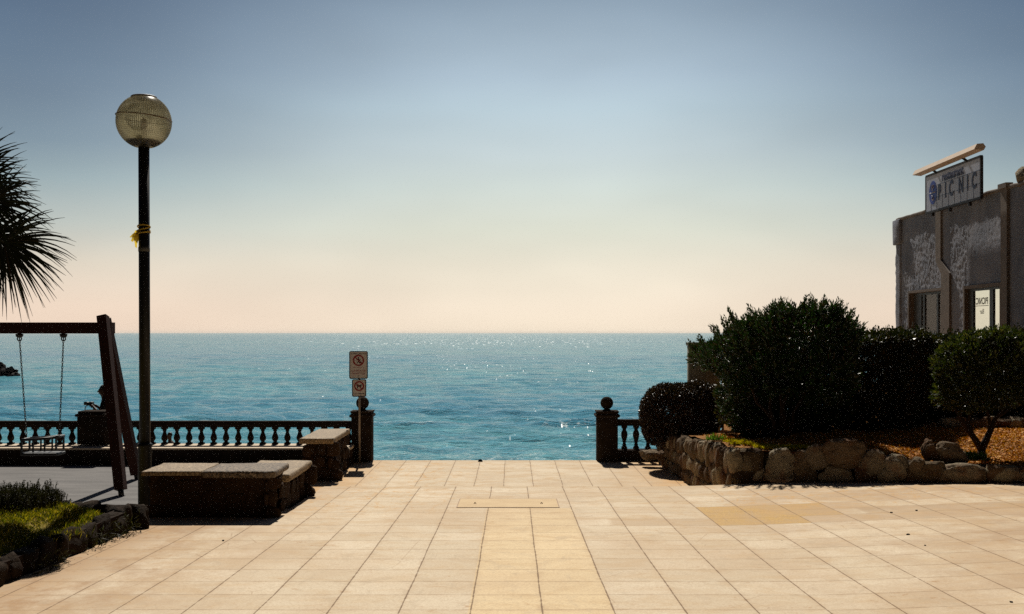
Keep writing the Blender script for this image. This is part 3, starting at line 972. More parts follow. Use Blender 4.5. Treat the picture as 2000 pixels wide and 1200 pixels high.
mb.box((-3.22, 12.85, -1.0), (-2.70, 14.2, -0.05))
stone_run(mb, (-2.69, 12.7), (-2.69, 14.25), -0.45, -0.46, -0.05, -0.05, 0.17, 0.2, 0.4, 0.03, 33, 0.95, 0.05)
stone_run(mb, (-3.2, 14.22), (-2.69, 14.22), -0.9, -0.9, -0.05, -0.05, 0.2, 0.2, 0.3, 0.05, 34, 1.0, 0.08)
mb.build('base', M['bench_rock'], bn)
MB().bbox((-3.28, 12.86, -0.052), (-2.60, 14.3, 0.04), 0.03, 3, 0.007, 0.12, 5).build('seat_slab', M['slab_pale'], bn, 'lower rear slab')

pd = empty('stone_bench', (-3.37, 19.8, -0.85), 'square stone block seat with a flat pale slab by the left gate column', 'bench')
mb = MB()
mb.box((-3.56, 18.98, -0.95), (-3.16, 20.7, -0.22))
stone_run(mb, (-3.57, 18.97), (-3.15, 18.97), -0.88, -0.88, -0.22, -0.22, 0.2, 0.18, 0.3, 0.06, 41, 1.0, 0.1)
stone_run(mb, (-3.14, 18.97), (-3.14, 20.7), -0.88, -0.88, -0.22, -0.22, 0.2, 0.18, 0.34, 0.06, 42, 1.0, 0.1)
mb.build('base', M['bench_rock'], pd)
MB().bbox((-3.66, 18.86, -0.215), (-3.07, 20.8, -0.12), 0.02, 2, 0.005, 0.15, 7).build('seat_slab', M['slab_pale'], pd)

lw = empty('low_wall', (-3.25, 20.9, -0.85), 'short low wall with pale top between the block seat and the left gate column', 'wall')
mb = MB()
mb.box((-3.3, 20.72, -0.9), (-3.16, 21.55, -0.56))
stone_run(mb, (-3.15, 20.7), (-3.15, 21.5), -0.88, -0.88, -0.56, -0.56, 0.16, 0.15, 0.26, 0.05, 44, 1.0, 0.1)
mb.build('base', M['bench_rock'], lw)
MB().bbox((-3.46, 20.82, -0.558), (-3.1, 21.56, -0.50), 0.012, 2, 0.003, 0.15, 8).build('coping', M['plinth_top'], lw)

# ------------------------------------------------------------------ balustrades
BY = 21.9
prof = [(0.050, 0), (0.050, 0.045), (0.038, 0.05), (0.036, 0.075), (0.060, 0.11), (0.066, 0.15), (0.060, 0.19), (0.044, 0.235), (0.034, 0.27),
        (0.030, 0.30), (0.036, 0.31), (0.042, 0.32), (0.036, 0.33), (0.045, 0.345), (0.052, 0.36), (0.052, 0.40)]
SC = 0.385 / 0.40


def balustrade(x0, x1, zfoot, ztop, label, group, plinth_front, plinth_top=None, step=0.245, start=0.12, up=False):
    c = empty('balustrade', ((x0 + x1) / 2, BY, -0.85), label, 'balustrade', group)
    mb = MB()
    mb.bbox((x0, BY - 0.09, ztop - 0.10), (x1, BY + 0.09, ztop), 0.02, 2, 0.004, 0.3)
    mb.bbox((x0 + 0.002, BY - 0.07, ztop - 0.125), (x1 - 0.002, BY + 0.07, ztop - 0.098), 0.008, 1)
    mb.build('rail', M['baluster'], c)
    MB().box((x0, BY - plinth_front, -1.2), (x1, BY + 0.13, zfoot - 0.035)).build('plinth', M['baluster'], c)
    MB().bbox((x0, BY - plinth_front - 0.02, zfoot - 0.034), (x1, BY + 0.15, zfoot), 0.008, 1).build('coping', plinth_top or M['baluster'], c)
    hgt = ztop - 0.125 - zfoot
    first = None
    x = x0 + start
    while x < x1 - 0.06:
        if first is None:
            m = MB()
            pp = [(r, z / 0.40 * hgt) for r, z in prof]
            if up: pp = [(r, hgt - z) for r, z in pp][::-1]
            m.lathe([q for q in pp], (x, BY, zfoot), 14)
            m.box((x - 0.055, BY - 0.055, zfoot + 0.001), (x + 0.055, BY + 0.055, zfoot + 0.035 if not up else zfoot + 0.05))
            m.box((x - 0.055, BY - 0.055, zfoot + hgt - 0.04), (x + 0.055, BY + 0.055, zfoot + hgt - 0.001))
            first = m.build('baluster', M['baluster'], c)
            fx = x
        else:
            o = first.copy()
            COL.objects.link(o)
            o.parent = c
            o.location = (x - fx, 0, 0)
        x += step
    return c


G = 'balustrade sections along the sea front'
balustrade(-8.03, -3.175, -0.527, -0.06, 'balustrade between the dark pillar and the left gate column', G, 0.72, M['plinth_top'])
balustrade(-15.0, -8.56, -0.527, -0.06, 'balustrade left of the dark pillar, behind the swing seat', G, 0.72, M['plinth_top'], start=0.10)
balustrade(2.09, 4.3, -0.63, -0.03, 'short balustrade between the right gate column and the round bush', G, 0.12, None, 0.235, 0.15, True)


def gate_column(x0, x1, label):
    c = empty('gate_column', ((x0 + x1) / 2, BY - 0.05, -0.85), label, 'column', 'ball topped columns of the gateway to the sea')
    y0, y1 = BY - 0.25, BY + 0.15
    m = MB()
    m.bbox((x0, y0, -0.9), (x1, y1, 0.03), 0.008, 1, 0.003, 0.2)
    m.build('shaft', M['baluster'], c)
    m = MB()
    xm, ym = (x0 + x1) / 2, (y0 + y1) / 2
    w = (x1 - x0) / 2 * 1.414
    m.lathe([(w * 1.0, 0.02), (w * 1.16, 0.035), (w * 1.20, 0.055), (w * 1.16, 0.08), (w * 1.02, 0.095), (w * 1.02, 0.11), (w * 1.10, 0.125), (w * 1.10, 0.15)], (xm, ym, 0), 4)
    m.build('cap', M['baluster'], c)
    m = MB()
    m.lathe([(0.09, 0.148), (0.075, 0.165), (0.062, 0.18)], (xm, ym, 0), 18)
    m.sphere((xm, ym, 0.30), 0.128, 28)
    m.build('ball', M['baluster'], c)
    return c


gate_column(-3.17, -2.78, 'left ball topped gate column, behind the prohibition signs')
gate_column(1.685, 2.09, 'right ball topped gate column, beside the clear sea opening')

pl = empty('pillar', (-8.29, BY, -0.85), 'squat dark pillar in the balustrade behind the swing legs', 'pillar')
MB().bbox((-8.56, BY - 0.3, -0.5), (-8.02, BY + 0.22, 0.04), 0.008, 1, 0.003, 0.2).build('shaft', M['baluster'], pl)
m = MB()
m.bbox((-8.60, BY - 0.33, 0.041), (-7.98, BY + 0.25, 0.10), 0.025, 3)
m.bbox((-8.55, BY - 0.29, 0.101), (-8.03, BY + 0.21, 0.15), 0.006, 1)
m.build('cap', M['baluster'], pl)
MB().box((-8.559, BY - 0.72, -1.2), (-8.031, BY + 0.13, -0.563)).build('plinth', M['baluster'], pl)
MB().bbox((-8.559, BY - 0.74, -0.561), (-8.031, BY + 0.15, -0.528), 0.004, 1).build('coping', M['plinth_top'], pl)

# ------------------------------------------------------------------ lamp post
LD = 13.4
lc = P(281, 240, LD)
lx = lc.x
lp = empty('street_lamp', (lx, LD, -0.856), 'tall black lamp post with a ribbed amber glass globe', 'street lamp')
m = MB()
ztop = P(281, 288, LD).z
m.tube([(lx + 0.015, LD, -0.1), (lx, LD, ztop)], 0.066, 20)
m.build('pole', M['pole'], lp)
m = MB()
m.lathe([(0.11, -0.86), (0.11, -0.80), (0.085, -0.78), (0.085, 0.30), (0.095, 0.315), (0.095, 0.34), (0.066, 0.36)], (lx + 0.012, LD, 0), 8)
m.build('base_collar', M['pole'], lp)
m = MB()
zb = P(281, 483, LD).z
m.lathe([(0.069, zb - 0.055), (0.069, zb)], (lx + 0.003, LD, -0.0), 20)
m.build('band', simple('grey_tape', (0.06, 0.06, 0.055), (0.085, 0.08, 0.075), 0.6, 20), lp)
m = MB()
m.lathe([(0.066, -0.10), (0.07, -0.09), (0.15, -0.055), (0.20, -0.03), (0.20, 0.0), (0.175, 0.012)], (lx, LD, ztop + 0.10), 32)
m.build('globe_holder', M['pole'], lp)
GR = 105 / 2 / F * LD
gc = Vector((lx, LD, P(281, 238, LD).z))
n = N('amber_prismatic_glass')
x, y, z = n.xyz(n.map(n.co, loc=(0, 0, -(gc.z + 0.856))))
ang = n.math('ARCTAN2', y, x)
vr = n.math('SINE', n.math('MULTIPLY', ang, 80.0))
hr = n.math('SINE', n.math('MULTIPLY', z, 300.0))
hh = n.math('ADD', n.math('MULTIPLY', vr, 0.5), n.math('MULTIPLY', hr, 0.4))
t = n.t
rib = n.rng(hh, -0.7, 0.7, 0.0, 1.0)
lw = t.nodes.new('ShaderNodeLayerWeight'); lw.inputs[0].default_value = 0.35
bandz = n.rng(n.noise(n.map(n.co, (3, 3, 6)), 1.0, 2), 0.35, 0.65)
tl = t.nodes.new('ShaderNodeBsdfTranslucent'); n.put(n.mix(rib, (0.40, 0.385, 0.325), (0.72, 0.69, 0.60)), tl.inputs['Color'])
tpp = t.nodes.new('ShaderNodeBsdfTransparent'); n.put(n.mix(rib, (0.66, 0.63, 0.52), (0.97, 0.95, 0.87)), tpp.inputs['Color'])
gl = t.nodes.new('ShaderNodeBsdfGlossy'); gl.inputs['Roughness'].default_value = 0.25
ms = t.nodes.new('ShaderNodeMixShader')
n.put(n.math('ADD', n.math('MULTIPLY', lw.outputs['Facing'], 0.3), n.rng(bandz, 0, 1, 0.4, 0.75), clamp=True), ms.inputs[0])
t.links.new(tpp.outputs[0], ms.inputs[1]); t.links.new(tl.outputs[0], ms.inputs[2])
ms2 = t.nodes.new('ShaderNodeMixShader'); ms2.inputs[0].default_value = 0.05
t.links.new(ms.outputs[0], ms2.inputs[1]); t.links.new(gl.outputs[0], ms2.inputs[2])
t.links.new(ms2.outputs[0], n.out.inputs[0])
gm = MB()
pr = []
for i in range(49):
    a = math.radians(-70 + 135 * i / 48)
    pr.append((math.cos(a) * GR, math.sin(a) * GR))
pi_ = [(r * 0.975, z_ * 0.975) for r, z_ in pr][::-1]
ring = pr + pi_
nn = 64
vs = []; fs = []
for r, z_ in ring:
    for k in range(nn):
        a = 2 * math.pi * k / nn
        vs.append((gc.x + r * math.cos(a), gc.y + r * math.sin(a), gc.z + z_))
mm = len(ring)
for i in range(mm):
    for k in range(nn):
        i2 = (i + 1) % mm
        fs.append((i * nn + k, i * nn + (k + 1) % nn, i2 * nn + (k + 1) % nn, i2 * nn + k))
gm.add(vs, fs, True)
gm.build('globe', n.m, lp)
m = MB()
m.lathe([(GR * 0.46, GR * 0.89), (GR * 0.47, GR * 0.92), (GR * 0.44, GR * 0.945), (GR * 0.25, GR * 0.96), (0.01, GR * 0.97)], tuple(gc), 32)
m.build('top_cap', simple('lamp_cap_metal', (0.16, 0.13, 0.12), (0.22, 0.18, 0.16), 0.5, 10), lp)
m = MB()
sg = 48
pts = [(gc.x + math.cos(2 * math.pi * k / sg) * GR * 1.0, gc.y + math.sin(2 * math.pi * k / sg) * GR * 1.0, gc.z + 0.045 - 0.03 * math.cos(2 * math.pi * k / sg)) for k in range(sg + 1)]
m.tube(pts, 0.0055, 6, False)
m.build('seam_ring', simple('seam_ring_brown', (0.10, 0.05, 0.02), (0.14, 0.07, 0.03), 0.5, 10), lp)
m = MB()
m.lathe([(0.045, -0.2), (0.045, -0.08), (0.03, -0.05), (0.035, 0.0), (0.035, 0.10), (0.01, 0.13)], tuple(gc - Vector((0, 0, 0.08))), 16)
m.build('bulb', simple('frosted_bulb', (0.75, 0.7, 0.55), (0.8, 0.75, 0.6), 0.5, 10), lp)
# ribbon tied round the pole
rb = MB()
rz_ = P(281, 452, LD).z
for k, dz in enumerate((0, 0.03, -0.028, 0.055)):
    pts = [(lx + math.cos(2 * math.pi * i / 24) * 0.074, LD + math.sin(2 * math.pi * i / 24) * 0.074, rz_ + dz + 0.02 * math.sin(2 * math.pi * i / 24 + k)) for i in range(25)]
    rb.tube(pts, 0.008, 6, False)
for k, (dx, dz, w_) in enumerate([(-0.13, -0.13, 0.05), (-0.095, -0.2, 0.045), (-0.08, -0.12, 0.05), (-0.15, -0.08, 0.03)]):
    vs = []; fs = []
    for i in range(7):
        t_ = i / 6
        cx_ = lx - 0.06 + (dx + 0.06) * t_
        cz_ = rz_ - 0.0 + dz * t_ ** 1.2
        ww = w_ * (0.35 + 0.9 * math.sin(math.pi * min(1, t_ * 1.1 + 0.05)))
        cy_ = LD - 0.03 + 0.03 * math.sin(t_ * 5 + k * 2)
        vs += [(cx_ - ww * 0.5, cy_, cz_ + ww * 0.35), (cx_ + ww * 0.5, cy_ + 0.02, cz_ - ww * 0.25)]
    for i in range(6):
        fs.append((2 * i, 2 * i + 1, 2 * i + 3, 2 * i + 2))
    rb.add(vs, fs, True)
ry = N('yellow_ribbon_film')
ry.set((0.62, 0.45, 0.05), 0.6)
tr = ry.t.nodes.new('ShaderNodeBsdfTranslucent'); tr.inputs[0].default_value = (0.75, 0.55, 0.06, 1)
ms = ry.t.nodes.new('ShaderNodeMixShader'); ms.inputs[0].default_value = 0.5
ry.t.links.new(ry.bsdf.outputs[0], ms.inputs[1]); ry.t.links.new(tr.outputs[0], ms.inputs[2]); ry.t.links.new(ms.outputs[0], ry.out.inputs[0])
rb.build('ribbon', ry.m, None, 'yellow ribbon knotted round the lamp post with loose ends', 'ribbon')

# ------------------------------------------------------------------ swing set
SD = 18.2
top = P(203, 641, SD)
sw = empty('swing_set', (top.x - 2.0, SD, -0.856), 'red brown timber swing frame standing on the grey play area', 'swing frame')
m = MB()
bz = P(0, 641, SD).z
m.bar((-12.5, SD, bz), (P(221, 641, SD).x, SD, bz), 0.185, 0.185)
m.build('top_beam', M['wood'], sw)


def leg(pt, pb, wd):
    m = MB()
    d = (Vector(pt) - Vector(pb)).normalized()
    foot = Vector(pb) + d * 0.10
    m.bar(foot, pt, wd, wd, up=(0, 1, 0))
    o = m.build('leg', M['wood'], sw)
    m2 = MB()
    m2.tube([Vector(pb) - d * 0.02, foot + d * 0.01], 0.045, 10)
    f = m2.build('metal_foot', M['chain'], sw)
    f.location = (0, 0, 0)
    me = f.data
    f.parent = o
    return o


ft = P(237, 968, 17.2); ft.z = -0.856
bt = Vector(((268 - 1000) / F * 19.2, 19.2, -0.856))
leg(P(201, 618, SD - 0.17), ft, 0.155)
leg(P(205, 624, SD + 0.17), bt, 0.155)
leg((-11.6, SD - 0.17, 1.97), (-12.2, 17.2, -0.856), 0.175)
leg((-11.6, SD + 0.17, 1.97), (-12.2, 19.2, -0.856), 0.175)

ss = empty('swing', P(83, 880, SD), 'black cradle swing seat hanging on two chains below the beam', 'swing')
zbot = P(0, 652, SD).z
for (xa, xb, zc) in ((38, 52, 853), (124, 116, 850)):
    a = P(xa, 660, SD); b_ = P(xb, zc, SD)
    m = MB()
    m.lathe([(0.02, 0.0), (0.065, -0.01), (0.055, -0.05), (0.03, -0.07)], (a.x, SD, zbot + 0.002), 12)
    m.tube([(a.x + math.cos(t) * 0.035, SD, zbot - 0.085 + math.sin(t) * 0.035) for t in [2 * math.pi * i / 12 for i in range(13)]], 0.010, 6, False)
    m.build('hanger', M['chain'], ss)
    m = MB()
    L = (b_ - a).length
    nl = int(L / 0.042)
    d = (b_ - a).normalized()
    for i in range(nl):
        c_ = a + d * (i + 0.5) * L / nl
        side = Vector((1, 0, 0)) if i % 2 else Vector((0, 1, 0))
        side = (side - d * side.dot(d)).normalized()
        pts = []
        for k in range(11):
            t = 2 * math.pi * k / 10
            pts.append(c_ + d * math.cos(t) * 0.029 + side * math.sin(t) * 0.012)
        m.tube(pts, 0.0055, 5, False)
    m.build('chain', M['chain'], ss)
m = MB()
A_ = P(50, 858, SD); B_ = P(117, 853, SD)
for dy in (-0.16, 0.16):
    m.tube([A_ + Vector((0, dy, 0)), (A_ + B_) / 2 + Vector((0, dy, -0.005)), B_ + Vector((0, dy, 0))], 0.022, 8)
for e in (A_, B_):
    m.tube([e + Vector((0, -0.17, 0)), e + Vector((0, 0.17, 0))], 0.022, 8)
for k in range(4):
    q = A_.lerp(B_, k / 3)
    for dy in (-0.15, 0.15):
        m.bar(q + Vector((0, dy, 0)), q + Vector((0, dy, -0.22)), 0.045 if k in (0, 3) else 0.03, 0.02)
m.build('frame', M['rubber'], ss)
m = MB()
zs = A_.z - 0.24
m.bbox((A_.x - 0.02, SD - 0.17, zs - 0.02), (B_.x + 0.03, SD + 0.17, zs + 0.025), 0.012, 2)
m.build('seat', M['rubber'], ss)

# ------------------------------------------------------------------ people
def skin_body(name, joints, edges, root, mat, parent, sub=2):
    me = bpy.data.meshes.new(name)
    me.from_pydata([tuple(Vector(j[0])) for j in joints], edges, [])
    o = bpy.data.objects.new(name, me)
    COL.objects.link(o)
    sm = o.modifiers.new('skin', 'SKIN')
    o.modifiers.new('sub', 'SUBSURF').levels = sub
    o.modifiers['sub'].render_levels = sub
    for i, j in enumerate(joints):
        r = j[1]
        me.skin_vertices[0].data[i].radius = (r, r) if isinstance(r, (int, float)) else r
        me.skin_vertices[0].data[i].use_root = (i == root)
    dg = bpy.context.evaluated_depsgraph_get()
    me2 = bpy.data.meshes.new_from_object(o.evaluated_get(dg))
    bpy.data.objects.remove(o)
    me2.name = name
    o2 = bpy.data.objects.new(name, me2)
    COL.objects.link(o2)
    for p in me2.polygons: p.use_smooth = True
    me2.materials.clear()
    me2.materials.append(mat)
    o2.parent = parent
    return o2


def hand(joints, edges, wrist_i, palm, fdir, side, curl, s=1.0):
    """adds palm and five finger chains to a joints list"""
    fdir = Vector(fdir).normalized(); side = Vector(side).normalized(); curl = Vector(curl).normalized()
    pc = Vector(palm)
    joints.append((pc, (0.036 * s, 0.018 * s))); pi = len(joints) - 1
    edges.append((wrist_i, pi))
    for k, (off, ln) in enumerate(((-0.03, 0.062), (-0.010, 0.075), (0.010, 0.070), (0.03, 0.055))):
        a = pc + fdir * 0.045 * s + side * off * s
        joints.append((a, 0.010 * s)); ia = len(joints) - 1; edges.append((pi, ia))
        b_ = a + (fdir * 0.75 + curl * 0.65).normalized() * ln * 0.5 * s
        joints.append((b_, 0.009 * s)); ib = len(joints) - 1; edges.append((ia, ib))
        c_ = b_ + (fdir * 0.1 + curl).normalized() * ln * 0.45 * s
        joints.append((c_, 0.0075 * s)); edges.append((ib, len(joints) - 1))
    a = pc - side * 0.035 * s + fdir * 0.005
    joints.append((a, 0.012 * s)); ia = len(joints) - 1; edges.append((pi, ia))
    b_ = a - side * 0.02 * s + (fdir + curl).normalized() * 0.035 * s
    joints.append((b_, 0.010 * s)); edges.append((ia, len(joints) - 1))


# person behind the pillar, facing left, leaning on it with forearms and holding a camera
px0, py0, gz0 = -8.28, 22.50, -1.10
pe = empty('person', (px0, py0, gz0), 'person in dark clothes leaning on the dark pillar holding a small camera', 'person')
V3 = Vector
J = []; E = []


def j(x, y, z, r):
    J.append((V3((x, y, z)), r)); return len(J) - 1


pel = j(0.10, 0, 0.90, (0.13, 0.15))
sp = j(0.06, 0, 1.10, (0.11, 0.13)); ch = j(0.0, 0, 1.30, (0.12, 0.16)); up_ = j(-0.03, 0, 1.40, (0.09, 0.13)); nk = j(-0.07, 0, 1.48, 0.055); hd0 = j(-0.10, 0, 1.54, 0.06)
hd = j(-0.115, 0, 1.60, (0.11, 0.095)); hd2 = j(-0.11, 0, 1.67, (0.09, 0.085))
E += [(pel, sp), (sp, ch), (ch, up_), (up_, nk), (nk, hd0), (hd0, hd), (hd, hd2)]
for s_ in (-1, 1):
    hp = j(0.10, 0.09 * s_, 0.84, 0.09); kn = j(0.06 + 0.04 * s_, 0.10 * s_, 0.48, 0.062); an = j(0.12 + 0.05 * s_, 0.10 * s_, 0.09, 0.04)
    he = j(0.14 + 0.05 * s_, 0.10 * s_, 0.04, 0.038); to = j(-0.02 + 0.05 * s_, 0.11 * s_, 0.03, 0.03)
    E += [(pel, hp), (hp, kn), (kn, an), (an, he), (an, to)]
    sh = j(-0.01, 0.17 * s_, 1.36, 0.055); el = j(-0.10, 0.20 * s_, 1.14, 0.042); wr = j(-0.26, 0.10 * s_, 1.28, 0.027)
    E += [(up_, sh), (sh, el), (el, wr)]
    hand(J, E, wr, (-0.30, 0.075 * s_, 1.31), (-1, -0.3 * s_, 0.3), (0, 0.2, 1), (0.1, -s_, 0), 1.0)
body = skin_body('body', J, E, pel, M['skin'], pe)
m = MB()      # face
hx_ = V3((px0 - 0.115, py0, gz0 + 1.60))
m.sphere(hx_ + V3((0.035, 0, 0.035)), 0.098, 18, 0.98, 0.86, 1.05)
m.build('hair', M['hair'], pe)
MB().sphere(hx_ + V3((-0.088, 0, -0.01)), 0.016, 10, 1.2, 0.7, 1.3).build('nose', M['skin'], pe)
MB().sphere(hx_ + V3((-0.072, 0, -0.052)), 0.014, 10, 0.8, 1.6, 0.6).build('mouth', M['skin'], pe)
for s_ in (-1, 1):
    MB().sphere(hx_ + V3((0.0, 0.08 * s_, 0.0)), 0.022, 10, 0.9, 0.4, 1.3).build('ear', M['skin'], pe)
    MB().sphere(hx_ + V3((-0.070, 0.030 * s_, 0.012)), 0.010, 10).build('eye', M['hair'], pe)
# clothing: shirt and trousers as shells
J2 = []; E2 = []
J2 += [(V3((0.10, 0, 0.88)), (0.145, 0.165)), (V3((0.06, 0, 1.10)), (0.125, 0.15)), (V3((0.0, 0, 1.30)), (0.137, 0.18)), (V3((-0.03, 0, 1.41)), (0.095, 0.145)), (V3((-0.05, 0, 1.455)), 0.068)]
E2 += [(0, 1), (1, 2), (2, 3), (3, 4)]
for s_ in (-1, 1):
    J2 += [(V3((-0.01, 0.17 * s_, 1.36)), 0.072), (V3((-0.10, 0.20 * s_, 1.14)), 0.056), (V3((-0.20, 0.135 * s_, 1.225)), 0.044)]
    q = len(J2) - 3
    E2 += [(3, q), (q, q + 1), (q + 1, q + 2)]
skin_body('shirt', J2, E2, 0, M['cloth_dark'], pe)
J3 = [(V3((0.10, 0, 0.91)), (0.147, 0.165))]; E3 = []
for s_ in (-1, 1):
    J3 += [(V3((0.10, 0.09 * s_, 0.82)), 0.105), (V3((0.06 + 0.04 * s_, 0.10 * s_, 0.48)), 0.078), (V3((0.12 + 0.05 * s_, 0.10 * s_, 0.12)), 0.062)]
    q = len(J3) - 3
    E3 += [(0, q), (q, q + 1), (q + 1, q + 2)]
skin_body('trousers', J3, E3, 0, M['cloth_dark'], pe)
ca = empty('camera_in_hand', V3((px0 - 0.33, py0, gz0 + 1.33)), 'small dark camera held above the pillar by the leaning person', 'camera')
cc = V3((px0 - 0.335, py0, gz0 + 1.345))
MB().bbox(cc + V3((-0.035, -0.062, -0.04)), cc + V3((0.03, 0.062, 0.04)), 0.008, 2).build('camera_body', M['plastic_dark'], ca)
m = MB(); m.tube([cc + V3((-0.034, 0, 0)), cc + V3((-0.15, 0, 0.005))], [0.033, 0.036], 16); m.build('lens', M['plastic_dark'], ca)
m = MB()
m.tube([cc + V3((0.0 + 0.085 * math.cos(t) - 0.03, -0.055, -0.10 + 0.075 * math.sin(t))) for t in [2 * math.pi * i / 20 for i in range(21)]], 0.009, 6, False)
m.build('strap', M['plastic_dark'], ca)

# small figure sitting on the beach, seen through the balusters
qx, qy = (333 - 1000) / F * 38.0, 38.0
qz = beach_z(qx, qy)
top_z = P(331, 845, 38).z
hsit = top_z - qz
pe2 = empty('person', (qx, qy, qz), 'person sitting on the beach glimpsed between the balusters right of the lamp post', 'person')
k_ = hsit / 0.86
J = []; E = []
pel = j(0.05 * k_, 0, 0.11 * k_, (0.13, 0.15)); sp = j(0.06, 0, 0.3 * k_, (0.11, 0.13)); ch = j(0.03, 0, 0.48 * k_, (0.11, 0.16)); up_ = j(0.0, 0, 0.58 * k_, (0.09, 0.13))
nk = j(-0.02, 0, 0.65 * k_, 0.05); hd = j(-0.03, 0, 0.75 * k_, (0.085, 0.08)); hd2 = j(-0.03, 0, 0.80 * k_, (0.07, 0.07))
E += [(pel, sp), (sp, ch), (ch, up_), (up_, nk), (nk, hd), (hd, hd2)]
for s_ in (-1, 1):
    hp = j(-0.03, 0.09 * s_, 0.12, 0.085); kn = j(-0.38, 0.12 * s_, 0.42, 0.06); an = j(-0.60, 0.12 * s_, 0.08, 0.04); to = j(-0.74, 0.12 * s_, 0.04, 0.03)
    E += [(pel, hp), (hp, kn), (kn, an), (an, to)]
    sh = j(0.02, 0.17 * s_, 0.56 * k_, 0.05); el = j(0.16, 0.2 * s_, 0.34 * k_, 0.04); wr = j(0.26, 0.2 * s_, 0.10, 0.028)
    E += [(up_, sh), (sh, el), (el, wr)]
    hand(J, E, wr, (0.30, 0.2 * s_, 0.045), (1, 0, -0.1), (0, 1, 0), (0, 0, -1), 1.0)
skin_body('body', J, E, pel, M['skin'], pe2)
skin_body('shirt', [(V3((0.05 * k_, 0, 0.12 * k_)), (0.145, 0.165)), (V3((0.06, 0, 0.3 * k_)), (0.125, 0.15)), (V3((0.03, 0, 0.48 * k_)), (0.13, 0.18)), (V3((0.0, 0, 0.60 * k_)), (0.095, 0.14))],
          [(0, 1), (1, 2), (2, 3)], 0, M['cloth_red'], pe2)
m = MB(); m.sphere(V3((qx - 0.02, qy, qz + 0.80 * k_)), 0.088, 16, 1, 0.9, 1.0); m.build('hair', M['hair'], pe2)


# ------------------------------------------------------------------ text helper
def text_mesh(name, s, size, mat, parent, origin, right, upv, extr=0.003, mirror=False, align='CENTER', sx=1.0, bold=0.0):
    cu = bpy.data.curves.new(name, 'FONT')
    cu.body = s; cu.size = size; cu.extrude = extr; cu.align_x = align; cu.offset = bold
    to = bpy.data.objects.new(name, cu)
    COL.objects.link(to)
    dg = bpy.context.evaluated_depsgraph_get()
    me = bpy.data.meshes.new_from_object(to.evaluated_get(dg))
    bpy.data.objects.remove(to)
    right = Vector(right).normalized(); upv = Vector(upv).normalized(); nrm = right.cross(upv)
    off = Vector(parent.location)
    if parent.parent: off += Vector(parent.parent.location)
    for v in me.vertices:
        c_ = v.co.copy()
        v.co = Vector(origin) + right * (c_.x * sx * (-1 if mirror else 1)) + upv * c_.y + nrm * c_.z - off
    me.name = name
    o = bpy.data.objects.new(name, me)
    COL.objects.link(o); o.parent = parent
    me.materials.clear(); me.materials.append(mat)
    return o


# ------------------------------------------------------------------ prohibition signs
D0 = 21.45
SXc = (701.5 - 1000) / F * D0
sg = empty('sign_post', (SXc, D0, -0.85), 'thin post with two white prohibition signs in front of the left gate column', 'sign')
m = MB(); m.tube([(SXc, D0 + 0.03, -0.85), (SXc, D0 + 0.03, P(0, 690, D0).z)], 0.021, 12); m.build('post', M['galv'], sg)


def rounded(x0, x1, z0, z1, r, yf, yb):
    pts = []
    for cx_, cz_, a0 in ((x1 - r, z1 - r, 0), (x0 + r, z1 - r, 90), (x0 + r, z0 + r, 180), (x1 - r, z0 + r, 270)):
        for k in range(6):
            a = R(a0 + 18 * k)
            pts.append((cx_ + r * math.cos(a), cz_ + r * math.sin(a)))
    n_ = len(pts)
    vs = [(x, yf, z) for x, z in pts] + [(x, yb, z) for x, z in pts]
    return vs, [tuple(range(n_))[::-1], tuple(range(n_, 2 * n_))] + [(i, (i + 1) % n_, (i + 1) % n_ + n_, i + n_) for i in range(n_)]


def ringmesh(mb, cx_, cz_, ro, ri, y, th=0.003, n_=40):
    vs = []
    for k in range(n_):
        a = 2 * math.pi * k / n_
        for r_, yy in ((ro, y), (ri, y), (ri, y + th), (ro, y + th)):
            vs.append((cx_ + r_ * math.cos(a), yy, cz_ + r_ * math.sin(a)))
    fs = []
    for k in range(n_):
        a = 4 * k; b_ = 4 * ((k + 1) % n_)
        for q in range(4):
            fs.append((a + q, a + (q + 1) % 4, b_ + (q + 1) % 4, b_ + q))
    mb.add(vs, fs)


def poly(mb, pts, y, th=0.003):
    n_ = len(pts)
    mb.add([(x, y, z) for x, z in pts] + [(x, y + th, z) for x, z in pts], [tuple(range(n_)), tuple(range(n_, 2 * n_))[::-1]] + [(i, i + n_, (i + 1) % n_ + n_, (i + 1) % n_) for i in range(n_)])


